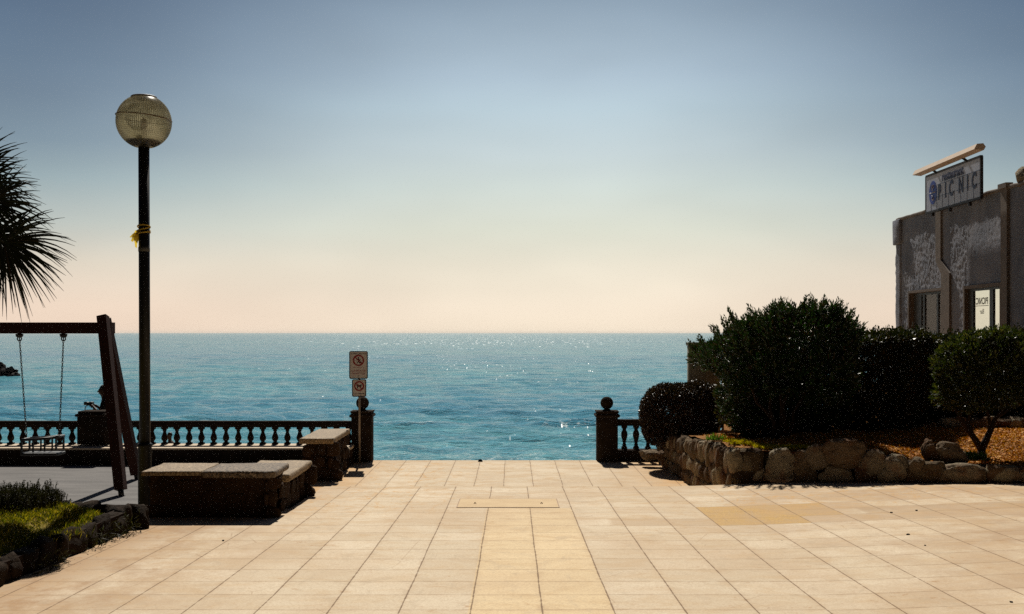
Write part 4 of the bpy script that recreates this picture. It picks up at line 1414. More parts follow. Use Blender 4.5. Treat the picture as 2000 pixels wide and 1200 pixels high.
def sign_plate(px0, px1, py0, py1, kind):
    a = P(px0, py1, D0); b_ = P(px1, py0, D0)
    pm = MB(); vs, fs = rounded(a.x, b_.x, a.z, b_.z, 0.03, D0, D0 + 0.006); pm.add(vs, fs)
    plate = pm.build('sign_plate', M['sign_white'], sg)
    w = b_.x - a.x; h = b_.z - a.z; cx_ = (a.x + b_.x) / 2
    # dark rim
    rm = MB()
    vo, _ = rounded(a.x - 0.004, b_.x + 0.004, a.z - 0.004, b_.z + 0.004, 0.032, 0, 0)
    vi, _ = rounded(a.x + 0.012, b_.x - 0.012, a.z + 0.012, b_.z - 0.012, 0.022, 0, 0)
    n_ = 24
    vv = []
    for k in range(n_):
        vv += [(vo[k][0], D0 - 0.006, vo[k][2]), (vi[k][0], D0 - 0.006, vi[k][2]), (vi[k][0], D0 + 0.008, vi[k][2]), (vo[k][0], D0 + 0.008, vo[k][2])]
    ff = []
    for k in range(n_):
        p_ = 4 * k; q_ = 4 * ((k + 1) % n_)
        for t in range(4): ff.append((p_ + t, p_ + (t + 1) % 4, q_ + (t + 1) % 4, q_ + t))
    rm.add(vv, ff)
    o = rm.build('rim', M['dark_trim'], sg)
    red = MB(); blk = MB(); sla = MB(); txb = MB(); txr = MB()
    if kind == 'play':
        cz_ = a.z + h * 0.665; r_ = w * 0.31
        ringmesh(red, cx_, cz_, r_, r_ * 0.76, D0 - 0.005)
        s = r_ * 0.68
        blk_pts = [(-0.15, 0.75), (0.05, 0.85), (0.2, 0.65), (0.1, 0.45), (0.35, 0.2), (0.6, 0.25), (0.62, 0.1), (0.3, 0.02), (0.25, -0.3), (0.5, -0.75), (0.3, -0.8), (0.02, -0.35), (-0.25, -0.8), (-0.42, -0.7), (-0.15, -0.2), (-0.15, 0.2), (-0.5, 0.05), (-0.55, 0.2), (-0.1, 0.45)]
        poly(blk, [(cx_ + x * s, cz_ + z * s) for x, z in blk_pts], D0 - 0.003)
        bal = MB()
        poly(bal, [(cx_ + 0.6 * s + 0.2 * s * math.cos(t), cz_ - 0.5 * s + 0.2 * s * math.sin(t)) for t in [2 * math.pi * k / 14 for k in range(14)]], D0 - 0.0034)
        o = bal.build('ball_symbol', M['sign_navy'], sg); o.parent = plate
        # slash
        u = Vector((1, 0, -1)).normalized(); v = Vector((1, 0, 1)).normalized()
        c_ = Vector((cx_, 0, cz_))
        pts = [c_ + u * r_ * 0.9 + v * r_ * 0.08, c_ + u * r_ * 0.9 - v * r_ * 0.08, c_ - u * r_ * 0.9 - v * r_ * 0.08, c_ - u * r_ * 0.9 + v * r_ * 0.08]
        poly(sla, [(p_.x, p_.z) for p_ in pts], D0 - 0.0065)
        # lines of small lettering, too small to read: one black heading, four red lines
        rnd_ = random.Random(3)
        for zf, mbx, ww, hh_ in ((0.905, txb, 0.84, 0.026), (0.40, txr, 0.56, 0.012), (0.30, txr, 0.80, 0.020), (0.245, txr, 0.80, 0.020), (0.175, txr, 0.68, 0.024)):
            x = cx_ - w * ww / 2
            while x < cx_ + w * ww / 2:
                lw_ = w * rnd_.uniform(0.022, 0.04)
                if rnd_.random() > 0.14:
                    z_ = a.z + h * zf
                    poly(mbx, [(x, z_ - h * hh_ / 2), (x + lw_ * 0.8, z_ - h * hh_ / 2), (x + lw_ * 0.8, z_ + h * hh_ / 2), (x, z_ + h * hh_ / 2)], D0 - 0.003)
                x += lw_ * 1.1
        poly(bal2 := MB(), [(cx_ + 0.008 * math.cos(t), a.z + h * 0.10 + 0.01 * math.sin(t)) for t in [2 * math.pi * k / 10 for k in range(10)]], D0 - 0.003)
        o = bal2.build('bolt', M['dark_trim'], sg); o.parent = plate
    else:
        cz_ = a.z + h * 0.61; r_ = w * 0.36
        ringmesh(red, cx_, cz_, r_, r_ * 0.74, D0 - 0.005)
        s = r_ * 0.72
        dog = [(-0.85, 0.35), (-0.72, 0.45), (-0.55, 0.25), (-0.1, 0.28), (0.3, 0.25), (0.45, 0.55), (0.55, 0.45), (0.8, 0.4), (0.82, 0.25), (0.6, 0.15), (0.5, -0.1), (0.5, -0.7), (0.35, -0.7), (0.3, -0.2), (-0.25, -0.15), (-0.35, -0.7), (-0.5, -0.7), (-0.55, -0.1), (-0.68, 0.12)]
        poly(blk, [(cx_ + x * s, cz_ + z * s) for x, z in dog], D0 - 0.003)
        u = Vector((1, 0, -1)).normalized(); v = Vector((1, 0, 1)).normalized(); c_ = Vector((cx_, 0, cz_))
        pts = [c_ + u * r_ * 0.9 + v * r_ * 0.07, c_ + u * r_ * 0.9 - v * r_ * 0.07, c_ - u * r_ * 0.9 - v * r_ * 0.07, c_ - u * r_ * 0.9 + v * r_ * 0.07]
        poly(sla, [(p_.x, p_.z) for p_ in pts], D0 - 0.0065)
        x = cx_ - w * 0.38
        rnd_ = random.Random(4)
        while x < cx_ + w * 0.38:
            if rnd_.random() > 0.12:
                poly(txb, [(x, a.z + h * 0.14), (x + w * 0.04, a.z + h * 0.14), (x + w * 0.04, a.z + h * 0.19), (x, a.z + h * 0.19)], D0 - 0.003)
            x += w * 0.06
    for q, mt, nm in ((red, M['sign_red'], 'ring'), (sla, M['sign_red'], 'slash'), (blk, M['sign_black'], 'figure' if kind == 'play' else 'dog_figure'), (txb, M['sign_black'], 'black_lettering'), (txr, M['sign_red'], 'red_lettering')):
        if not q.v: continue
        o = q.build(nm, mt, sg)
        o.parent = plate
    return plate


sign_plate(682.5, 718, 686.5, 740, 'play')
sign_plate(688, 715, 741.5, 775, 'dog')

# ------------------------------------------------------------------ access cover
mc = empty('access_cover', (-0.05, 13.43, zup(0, 13.43)), 'long beige access cover set in the paving at the end of the yellow strip', 'cover')
mb = MB()
x0, x1, ya, yb = -0.655, 0.56, 13.02, 13.86
mb.add([(x0, ya, zup(0, ya) + 0.006), (x1, ya, zup(0, ya) + 0.006), (x1, yb, zup(0, yb) + 0.006), (x0, yb, zup(0, yb) + 0.006)], [(0, 1, 2, 3)])
mb.build('plate', M['manhole'], mc)
mb = MB()
for a, b_ in (((x0, ya), (x1, ya)), ((x1, ya), (x1, yb)), ((x1, yb), (x0, yb)), ((x0, yb), (x0, ya))):
    mb.bar((a[0], a[1], zup(0, a[1]) + 0.004), (b_[0], b_[1], zup(0, b_[1]) + 0.004), 0.010, 0.005)
mb.build('frame', M['iron'], mc)
for xx in (-0.45, 0.36):
    mb = MB()
    mb.tube([(xx - 0.013, 13.36, zup(0, 13.36) + 0.008), (xx, 13.36, zup(0, 13.36) + 0.02), (xx + 0.013, 13.36, zup(0, 13.36) + 0.008)], 0.006, 6)
    mb.build('lifting_eye', M['iron'], mc)

# litter stones on the paving
for k, (px, py) in enumerate([(1774, 1045), (1807, 1066), (1975, 1177), (1741, 1002), (1790, 998), (436, 1057)]):
    D = 3645.0 / (py - 712)
    x = (px - 1000) / F * D
    for _ in range(6):
        D = (H - zup(x, D)) * F / (py - 650); x = (px - 1000) / F * D
    s = random.uniform(0.008, 0.014)
    mb = MB(); mb.rock((x, D, zup(x, D) + s * 0.3), (s * 1.4, s, s * 0.7), k, 0.8, 0.2, k, 2)
    mb.build('pebble', M['sea_rock'], None, 'tiny dark pebble lying on the pale paving', 'pebble', 'pebbles scattered on the paving')
q = P(938, 898, 21.7)
mb = MB(); mb.rock((q.x, 21.7, -0.835), (0.045, 0.03, 0.03), 77, 0.8, 0.2, 0, 3)
mb.build('stone', M['sea_rock'], None, 'small dark stone on the sea edge of the terrace between the gate columns', 'stone')

# ------------------------------------------------------------------ restaurant
BX = 9.95


def YX(px, X_=BX): return X_ * F / (px - 1000)


bd = empty('restaurant_building', (BX + 2, 24, 0.2), 'single storey building with rough pale render and glazed doors behind the hedge', 'building')
n = N('rough_cast_render')
a = n.noise(n.co, 1.6, 5, 0.6)
c = n.mix(n.rng(a, 0.35, 0.65), (0.20, 0.215, 0.265), (0.29, 0.295, 0.34))
s_ = n.noise(n.map(n.co, (1, 1, 0.25)), 1.3, 5, 0.65)
c = n.mix(n.math('MULTIPLY', n.rng(s_, 0.5, 0.75), 0.5), c, (0.10, 0.095, 0.10))
M['render'] = n.set(c, 0.92, n.bump(n.noise(n.co, 26, 5, 0.7), 0.9, 0.03), 0.15)
ys = np.arange(19.5, 28.3 + 0.03, 0.035)
zs_ = np.arange(0.2, 4.6 + 0.03, 0.035)
d1 = (YX(1840), YX(1777), 2.68)
d2 = (YX(1955), YX(1886), 2.66)
vs = []; fs = []
for yy in ys:
    for zz in zs_:
        v_ = Vector((0, yy, zz))
        sm_ = 1.0 if (yy > 25.6 or 24.0 < yy < 24.9) else 0.45
        dd = noise.noise(v_ * 4.0) * 0.010 + noise.noise(v_ * 12) * 0.016 + noise.noise(v_ * 23) * 0.02
        dd = dd * sm_ * 0.6
        vs.append((BX + dd, yy, zz + 0.02 * noise.noise(Vector((yy * 1.5, 0, 0))) * (zz > 4.5)))
nzs = len(zs_)
for i in range(len(ys) - 1):
    for k in range(nzs - 1):
        yc, zc = ys[i] + 0.0175, zs_[k] + 0.0175
        if (d1[0] < yc < d1[1] and 0.4 < zc < d1[2]) or (d2[0] < yc < d2[1] and 0.4 < zc < d2[2]): continue
        a_ = i * nzs + k
        fs.append((a_, a_ + 1, a_ + nzs + 1, a_ + nzs))
mb = MB(); mb.add(vs, fs, True)
# end wall with the same roughness (faces the sea) and back volumes
wx0, wx1, wz = 11.35, 13.4, 3.0
mb.box((BX + 0.03, 28.12, -0.4), (wx0, 28.29, 4.56)); mb.box((wx1, 28.12, -0.4), (BX + 8, 28.29, 4.56))
mb.box((wx0, 28.12, wz), (wx1, 28.29, 4.56)); mb.box((wx0, 28.12, -0.4), (wx1, 28.29, 0.45))
mb.box((BX, 12.1, -0.4), (BX + 0.12, 19.52, 4.58))
mb.box((BX, 19.5, -0.4), (BX + 0.10, 28.2, 0.22))
mb.box((BX + 7.8, 12.1, -0.4), (BX + 8, 28.1, 4.5)); mb.box((BX + 0.13, 12.1, -0.4), (BX + 7.8, 12.3, 4.5))
mb.build('wall', M['render'], bd)
mb = MB(); mb.box((BX + 0.02, 12.0, 4.44), (BX + 8, 28.1, 4.53)); mb.build('roof', M['trim'], bd)
# coping along the parapet
mb = MB(); mb.bbox((BX - 0.05, 12.0, 4.575), (BX + 0.2, 28.33, 4.645), 0.015, 2, 0.012, 0.2); mb.build('coping', M['trim'], bd)
# corner trim at the far end
mb = MB()
mb.bbox((BX - 0.03, 28.05, -0.3), (BX + 0.05, 28.40, 3.95), 0.02, 2, 0.02, 0.1)
mb.bbox((BX - 0.08, 28.0, 3.96), (BX + 0.05, 28.5, 4.60), 0.03, 2, 0.01, 0.2)
mb.build('corner_trim', M['render'], bd)
# bent pilaster between the doors
mb = MB()
ya, yb = YX(1841), YX(1831)
yc, yd = YX(1858), YX(1842)
mb.box((BX - 0.05, ya, 3.38), (BX + 0.02, yb, 4.66))
za, zb = 3.05, 3.379
mb.add([(BX - 0.05, ya, zb), (BX - 0.05, yb, zb), (BX + 0.02, yb, zb), (BX + 0.02, ya, zb), (BX - 0.05, yc, za), (BX - 0.05, yd, za), (BX + 0.02, yd, za), (BX + 0.02, yc, za)],
       [(0, 1, 2, 3), (4, 7, 6, 5), (0, 4, 5, 1), (1, 5, 6, 2), (2, 6, 7, 3), (3, 7, 4, 0)])
mb.box((BX - 0.05, yc, 0.0), (BX + 0.02, yd, 3.049))
mb.build('pilaster', M['trim'], bd)
mb = MB(); mb.box((BX - 0.06, YX(1972), 0.0), (BX + 0.02, YX(1960), 4.60)); mb.box((BX - 0.10, YX(1974), 4.601), (BX + 0.05, YX(1958), 4.70))
mb.build('pilaster', M['trim'], bd)


def door(y0, y1, zt, jamb_px, panes, label):
    """opening y0..y1 (y1 farther)"""
    mb = MB()
    xr_ = BX + 0.14
    mb.box((BX - 0.03, y1 - 0.0, 0.38), (BX + 0.20, y1 + 0.07, zt + 0.06))
    mb.box((BX - 0.03, y0 - 0.07, 0.38), (BX + 0.20, y0, zt + 0.06))
    mb.box((BX - 0.032, y0 - 0.001, zt), (BX + 0.20, y1 + 0.001, zt + 0.062))
    dr = mb.build('door', M['trim'], bd, label)
    return dr


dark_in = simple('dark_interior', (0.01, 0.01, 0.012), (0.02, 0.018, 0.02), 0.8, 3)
pale_in = simple('pale_interior_blind', (0.34, 0.33, 0.29), (0.42, 0.41, 0.36), 0.8, 1.2, 0.05)
n = N('door_glass')
n.set((0.9, 0.95, 0.93), 0.02, None, 0.5)
gg = n.t.nodes.new('ShaderNodeBsdfGlossy'); gg.inputs['Roughness'].default_value = 0.03
tt = n.t.nodes.new('ShaderNodeBsdfTransparent'); tt.inputs[0].default_value = (0.97, 1.0, 0.98, 1)
fr = n.t.nodes.new('ShaderNodeFresnel'); fr.inputs[0].default_value = 1.12
mm_ = n.t.nodes.new('ShaderNodeMixShader')
mm_.inputs[0].default_value = 0.06; n.t.links.new(tt.outputs[0], mm_.inputs[1]); n.t.links.new(gg.outputs[0], mm_.inputs[2]); n.t.links.new(mm_.outputs[0], n.out.inputs[0])
M['glass'] = n.m
metal_f = simple('door_frame_metal', (0.05, 0.05, 0.05), (0.08, 0.075, 0.07), 0.5, 6)


def glazing(dr, y0, y1, zt, divs, xin):
    """divs: frame stiles as (ya,yb)"""
    mb = MB()
    x0_, x1_ = BX + xin, BX + xin + 0.05
    for a_, b_ in divs: mb.box((x0_, a_, 0.4), (x1_, b_, zt - 0.06))
    mb.box((x0_ - 0.001, y0, zt - 0.06), (x1_ + 0.001, y1, zt - 0.001))
    o = mb.build('frame', metal_f, bd); o.parent = dr
    mb = MB(); mb.box((x0_ + 0.02, y0, 0.4), (x0_ + 0.028, y1, zt - 0.06))
    o = mb.build('glass', M['glass'], bd); o.parent = dr


dr1 = door(d1[0], d1[1], d1[2], 0, 0, 'dark glazed door nearest the sea')
# deep reveal seen on the far side
glazing(dr1, d1[0], d1[1], d1[2], [(d1[0], d1[0] + 0.06), (YX(1824), YX(1821)), (YX(1798), YX(1795)), (d1[1] - 0.5, d1[1])], 0.10)
mb = MB(); mb.box((BX + 0.33, d1[0] - 0.1, 0.3), (BX + 0.36, YX(1812), d1[2])); o = mb.build('curtain', simple('grey_violet_curtain', (0.12, 0.12, 0.16), (0.17, 0.17, 0.21), 0.8, 3), bd); o.parent = dr1
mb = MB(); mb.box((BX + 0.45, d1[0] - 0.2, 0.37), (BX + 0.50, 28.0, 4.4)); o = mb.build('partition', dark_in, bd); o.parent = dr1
dr2 = door(d2[0], d2[1], d2[2], 0, 0, 'pale blind door with lettering seen in reverse')
glazing(dr2, d2[0], d2[1], d2[2], [(d2[0], d2[0] + 0.04), (YX(1934), YX(1927)), (YX(1895.5), d2[1])], 0.06)
wn = MB(); wn.box((wx0, 28.18, 0.45), (wx0 + 0.06, 28.24, wz)); wn.box((wx1 - 0.06, 28.18, 0.45), (wx1, 28.24, wz)); wn.box((wx0 + 0.06, 28.18, wz - 0.06), (wx1 - 0.06, 28.24, wz)); wn.box((wx0 + 0.06, 28.18, 0.45), (wx1 - 0.06, 28.24, 0.51))
wn = wn.build('window', metal_f, bd, 'window toward the sea seen through the door')
o = MB().box((wx0 + 0.06, 28.20, 0.51), (wx1 - 0.06, 28.208, wz - 0.06)).build('pane', M['glass'], bd); o.parent = wn
MB().box((BX + 0.2, 12.4, 0.3), (BX + 7.7, 28.1, 0.36)).build('floor', dark_in, bd)
yc_ = (YX(1927) + YX(1896)) / 2
tx = text_mesh('lettering', 'PICNIC', 0.20, M['concrete'], bd, (BX + 0.072, yc_, P(1912, 588, yc_).z - 0.07), (0, -1, 0), (0, 0, 1), 0.001, True, sx=0.95, bold=0.004)
tx.parent = dr2
mb = MB(); mb.box((BX + 0.070, yc_ - 0.32, P(0, 597, yc_).z - 0.012), (BX + 0.074, yc_ + 0.32, P(0, 597, yc_).z)); o = mb.build('underline', M['concrete'], bd); o.parent = dr2
tx = text_mesh('lettering', 'Bar', 0.15, M['concrete'], bd, (BX + 0.072, yc_, P(1912, 604, yc_).z - 0.1), (0, -1, 0), (0, 0, 1), 0.001, True)
tx.parent = dr2
# rough stones on the parapet at the right
mb = MB()
for k in range(5):
    mb.rock((BX + 0.15, 21.45 - 0.5 * k, 4.74 + 0.02 * k), (0.2, 0.26, 0.19), 300 + k, 0.7, 0.2, 0, 3)
mb.build('parapet_stones', M['wall_rock'], bd)

# sign on the roof
SXn = 9.72
ya, yb = SXn * F / 915, SXn * F / 808
rs = empty('roof_sign', (SXn, (ya + yb) / 2, 4.65), 'white sign board with blue oval emblem and dark lettering on the roof edge', 'sign')
z0_, z1_ = 4.50, 5.36
mb = MB(); mb.box((SXn, ya, z0_), (SXn + 0.05, yb, z1_))
n = N('roof_sign_board')
a = n.noise(n.co, 2.0, 4)
ccol = n.mix(n.rng(a, 0.35, 0.7), (0.40, 0.44, 0.56), (0.50, 0.54, 0.66))
pan = n.mix(n.rng(n.noise(n.map(n.co, (1, 5, 1)), 2, 4), 0.5, 0.8), ccol, (0.34, 0.37, 0.47))
panel = mb.build('panel', n.set(pan, 0.5, None, 0.3), rs)
mb = MB()
for a_, b_ in (((ya, z0_), (yb, z0_)), ((yb, z0_), (yb, z1_)), ((yb, z1_), (ya, z1_)), ((ya, z1_), (ya, z0_))):
    mb.bar((SXn + 0.022, a_[0], a_[1]), (SXn + 0.022, b_[0], b_[1]), 0.06, 0.05)
mb.build('frame', M['dark_trim'], rs)
mb = MB()
for k in range(1, 9):
    yy = ya + (yb - ya) * k / 9.0
    mb.box((SXn - 0.004, yy - 0.006, z0_ + 0.03), (SXn - 0.0005, yy + 0.006, z0_ + 0.32))
for zz in (z0_ + 0.30, z0_ + 0.58):
    mb.box((SXn - 0.0045, ya + 0.04, zz - 0.005), (SXn - 0.0003, yb - 0.7, zz + 0.005))
mb.build('panel_joints', M['sign_navy'], rs)


def sy(t): return yb + (ya - yb) * t       # t: 0 left .. 1 right on the sign


text_mesh('lettering', 'restaurant', 0.285, M['sign_navy'], rs, (SXn - 0.008, sy(0.52), z0_ + 0.615), (0, -1, 0), (0, 0, 1), 0.003, sx=1.0, bold=0.005)
for ch_, t_ in zip('PICNIC', (0.28, 0.395, 0.50, 0.675, 0.79, 0.90)):
    text_mesh('letter', ch_, 0.47, M['sign_navy'], rs, (SXn - 0.008, sy(t_), z0_ + 0.235), (0, -1, 0), (0, 0, 1), 0.003, sx=0.72, bold=0.012)
mb = MB()
pts = [(sy(0.15) + 0.23 * math.cos(t), z0_ + 0.43 + 0.27 * math.sin(t)) for t in [2 * math.pi * k / 40 for k in range(40)]]
nn_ = 40
mb.add([(SXn - 0.006, y_, z_) for y_, z_ in pts] + [(SXn - 0.001, y_, z_) for y_, z_ in pts], [tuple(range(nn_)), tuple(range(nn_, 80))[::-1]] + [(i, i + nn_, (i + 1) % nn_ + nn_, (i + 1) % nn_) for i in range(nn_)])
mb.build('emblem', M['sign_blue'], rs)
mb = MB()
cy_ = sy(0.15); cz_ = z0_ + 0.43
mb.tube([(SXn - 0.01, cy_ + 0.16, cz_), (SXn - 0.01, cy_ - 0.16, cz_ + 0.0)], 0.011, 6)
for s_ in (1, -1):
    mb.tube([(SXn - 0.01, cy_ + (0.055 * math.cos(t)) * 1, cz_ + s_ * (0.13 + 0.045 * math.sin(t))) for t in [R(a_) for a_ in range(-30, 181, 30)]] +
            [(SXn - 0.01, cy_ + 0.0, cz_ + s_ * 0.09), (SXn - 0.01, cy_ + 0.05, cz_ + s_ * 0.06)], 0.009, 6)
mb.build('emblem_marks', M['sign_white'], rs)
# lamp housing above
mb = MB()
yl0, yl1 = 9.55 * F / 913, 9.55 * F / 791
pr_ = [(-0.14, -0.05), (0.06, -0.07), (0.10, 0.0), (0.05, 0.07), (-0.08, 0.06)]
vs = [(9.58 + a_, yl0, 5.50 + b_) for a_, b_ in pr_] + [(9.58 + a_, yl1, 5.46 + b_) for a_, b_ in pr_]
mb.add(vs, [(0, 1, 2, 3, 4)[::-1], (5, 6, 7, 8, 9)] + [(i, (i + 1) % 5, (i + 1) % 5 + 5, i + 5) for i in range(5)])
mb.build('lamp_housing', M['awning'], rs)
for t_ in (0.22, 0.78):
    yy = sy(t_)
    MB().bar((SXn + 0.02, yy, z1_ - 0.02), (9.60, yy, 5.45), 0.05, 0.04).build('lamp_arm', M['dark_trim'], rs)
for t_ in (0.12, 0.45, 0.80):
    yy = sy(t_)
    mb = MB(); mb.bar((SXn + 0.03, yy, 4.40), (SXn + 0.03, yy, z0_ + 0.01), 0.06, 0.06)
    mb.build('bracket', M['dark_trim'], rs)

# grey render post behind the big shrub
pq = empty('garden_post', (3.7, 21.7, -0.4), 'grey rendered post standing behind the left side of the big shrub', 'post')
MB().bbox((P(1346, 0, 21.6).x, 21.6, -0.5), (4.1, 21.85, 1.44), 0.01, 1, 0.003, 0.3).build('shaft', M['concrete'], pq)
MB().bbox((P(1344, 0, 21.6).x, 21.57, 1.441), (4.13, 21.88, 1.51), 0.01, 1).build('cap', M['concrete'], pq)


# ------------------------------------------------------------------ foliage
def leaves(centers, dirs, length, width, rng, fold=0.25, droop=0.0):
    """one leaf per row: returns V,F ; diamond of two triangles folded on the midrib, as quads"""
    n_ = len(centers)
    d = dirs / (np.linalg.norm(dirs, axis=1, keepdims=True) + 1e-9)
    ref = rng.normal(size=(n_, 3))
    s = np.cross(d, ref); s /= (np.linalg.norm(s, axis=1, keepdims=True) + 1e-9)
    nrm = np.cross(s, d)
    L = (length * (0.7 + 0.6 * rng.random(n_)))[:, None]
    Wd = (width * (0.7 + 0.6 * rng.random(n_)))[:, None]
    a = centers
    tip = centers + d * L + np.array([0, 0, -1]) * droop * L
    mid = centers + d * L * 0.55
    l = mid + s * Wd / 2 + nrm * Wd * fold
    r = mid - s * Wd / 2 + nrm * Wd * fold
    V = np.stack([a, l, tip, r], 1).reshape(-1, 3)
    Fq = np.arange(n_ * 4).reshape(n_, 4)
    return V, Fq


def lobes_sample(lobes, n_, rng, shell=0.6, clip=None):
    """random points inside a union of ellipsoids, biased to the outside, with outward directions"""
    vol = np.array([l[3] * l[4] * l[5] for l in lobes]) ** 0.75
    pick = rng.choice(len(lobes), n_, p=vol / vol.sum())
    L = np.array(lobes)[pick]
    u = rng.normal(size=(n_, 3)); u /= np.linalg.norm(u, axis=1, keepdims=True)
    r = np.where(rng.random(n_) < shell, 0.88 + 0.14 * rng.random(n_), rng.random(n_) ** 0.4)
    p = L[:, :3] + u * L[:, 3:6] * r[:, None]
    out = u / L[:, 3:6]
    out /= np.linalg.norm(out, axis=1, keepdims=True)
    # drop points deep inside another lobe
    keep = np.ones(n_, bool)
    for l in lobes:
        q = (p - np.array(l[:3])) / np.array(l[3:6])
        keep &= ~((np.linalg.norm(q, axis=1) < 0.55) & (rng.random(n_) < 0.7))
    return p[keep], out[keep]


def rosettes(P0, D0_, per, length, width, rng, stem=0.0, up=0.5):
    """groups of leaves round a shoot tip"""
    d = D0_ + np.array([0, 0, up]) + rng.normal(size=D0_.shape) * 0.35
    d /= np.linalg.norm(d, axis=1, keepdims=True)
    C = np.repeat(P0, per, 0)
    Dd = np.repeat(d, per, 0)
    jit = rng.normal(size=C.shape)
    jit -= Dd * (jit * Dd).sum(1, keepdims=True)
    jit /= np.linalg.norm(jit, axis=1, keepdims=True)
    t = np.tile(np.linspace(-0.8, 0.3, per), len(P0))[:, None]
    C = C + Dd * t * length * 1.4
    lean = 0.35 + 0.8 * rng.random((len(C), 1)) * (0.9 - 0.7 * (t + 0.8))
    return leaves(C, Dd + jit * lean, length, width, rng)


def merge(parts):
    V = []; Fs = []; b_ = 0
    for v, f in parts:
        V.append(v); Fs.append(f + b_); b_ += len(v)
    return np.concatenate(V), np.concatenate(Fs)


def trunk_mb(paths):
    m = MB()
    for pts, r0, r1 in paths:
        k = len(pts)
        m.tube(pts, [r0 + (r1 - r0) * i / (k - 1) for i in range(k)], 9)
    return m


def wig(a, b, n_=6, amp=0.05, seed=0):
    a = Vector(a); b = Vector(b)
    o = []
    for i in range(n_):
        t = i / (n_ - 1)
        p_ = a.lerp(b, t) + noise.noise_vector(Vector((t * 3, seed, 0))) * amp * math.sin(math.pi * t)
        o.append(p_)
    return o


# big shrub
DB = 17.2
rng = np.random.default_rng(21)


def lobe(px, py, D, rx_px, ry_px, depth):
    c_ = P(px, py, D)
    return (c_.x, c_.y, c_.z, rx_px / F * D, depth, ry_px / F * D)


lob = [lobe(1565, 650, DB, 88, 52, 0.7), lobe(1490, 664, DB + 0.3, 70, 50, 0.6), lobe(1630, 660, DB, 44, 44, 0.5), lobe(1425, 690, DB + 0.7, 54, 42, 0.5), lobe(1376, 690, DB + 0.8, 28, 26, 0.35),
       lobe(1510, 728, DB + 0.3, 92, 52, 0.6), lobe(1595, 725, DB, 82, 62, 0.7), lobe(1450, 760, DB + 0.7, 50, 60, 0.4), lobe(1560, 790, DB + 0.5, 110, 50, 0.5), lobe(1462, 812, DB + 0.9, 34, 42, 0.3),
       lobe(1520, 815, DB + 0.6, 90, 50, 0.35), lobe(1525, 612, DB, 34, 22, 0.35), lobe(1600, 604, DB, 38, 18, 0.4), lobe(1458, 628, DB + 0.3, 30, 18, 0.3), lobe(1655, 640, DB, 24, 20, 0.3)]
sh = empty('shrub', (P(1525, 0, DB).x, DB, 0.0), 'tall dark glossy shrub with upright shoots, the largest beside the terrace', 'shrub')
p0, d0 = lobes_sample([(l[0], l[1], l[2] - 0.05, l[3] * 0.95, l[4], l[5] * 0.92) for l in lob], 5000, rng, 0.45)
parts = [rosettes(p0, d0, 11, 0.082, 0.024, rng)]
# upright shoots on the skyline
outline = [(1352, 672), (1370, 655), (1395, 640), (1415, 625), (1432, 612), (1452, 622), (1470, 603), (1492, 612), (1510, 592), (1522, 600), (1540, 588), (1560, 596), (1578, 583), (1600, 592),
           (1612, 586), (1628, 600), (1645, 596), (1652, 612), (1668, 618), (1682, 632), (1672, 640), (1680, 650), (1488, 605), (1530, 588), (1590, 588), (1636, 590), (1660, 606)]
shp = []; shd = []
stems = MB()
for (px, py) in outline:
    for k in range(5):
        t_ = P(px + random.uniform(-8, 8), py + random.uniform(-3, 16), DB + random.uniform(-0.5, 0.5))
        cdir = Vector(((px - 1530) / 260.0, random.uniform(-0.3, 0.3), 1)).normalized()
        b_ = t_ - cdir * random.uniform(0.28, 0.5)
        stems.tube([b_, t_], [0.006, 0.003], 4, False)
        for q in np.linspace(0.1, 1.0, 7):
            w_ = b_.lerp(t_, q)
            shp.append(tuple(w_)); shd.append(tuple(cdir))
shp = np.array(shp); shd = np.array(shd)
parts.append(rosettes(shp, shd, 8, 0.065, 0.020, rng, up=0.2))
V_, F_ = merge(parts)
np_obj('crown', V_, F_, M['leaf_shrub'], sh)
stems.build('shoots', M['bark'], sh)
base = Vector((P(1525, 0, DB).x, DB, 0.03))
paths = []
for k, (px, py) in enumerate([(1500, 730), (1545, 720), (1590, 735), (1460, 745), (1530, 690)]):
    paths.append((wig(base + Vector((0.05 * (k - 2), 0, -0.1)), P(px, py, DB), 7, 0.12, k), 0.04, 0.015))
trunk_mb(paths).build('trunk', M['bark'], sh)

# round clipped bush overhanging the right balustrade
rb_ = empty('round_bush', (3.3, 20.7, -0.4), 'round clipped bush with small reddish leaves overhanging the short balustrade', 'bush')
lob = [lobe(1330, 806, 20.6, 78, 56, 0.62), lobe(1300, 808, 20.6, 50, 58, 0.5), lobe(1362, 800, 20.7, 50, 56, 0.5), lobe(1290, 840, 20.6, 34, 30, 0.4), lobe(1360, 845, 20.8, 40, 30, 0.4)]
p0, d0 = lobes_sample(lob, 52000, rng, 0.6)
V_, F_ = leaves(p0, d0 + rng.normal(size=d0.shape) * 0.8, 0.044, 0.027, rng)
np_obj('crown', V_, F_, M['leaf_round'], rb_)
paths = [(wig((3.35, 20.75, -0.5), P(px, py, 20.7), 6, 0.08, k), 0.03, 0.012) for k, (px, py) in enumerate([(1310, 810), (1340, 800), (1365, 815), (1290, 840)])]
trunk_mb(paths).build('trunk', M['bark'], rb_)

# hedge between the shrub and the building
hd_ = empty('hedge', (7.2, 19.6, 0.0), 'long dark clipped hedge between the big shrub and the building', 'hedge')
nH = 120000
hx0, hx1, hy0, hy1 = 3.75, 9.88, 18.0, 19.6


def htop(x): return 1.56 + 0.05 * np.sin(x * 2.1) + 0.04 * np.sin(x * 5.3 + 1)


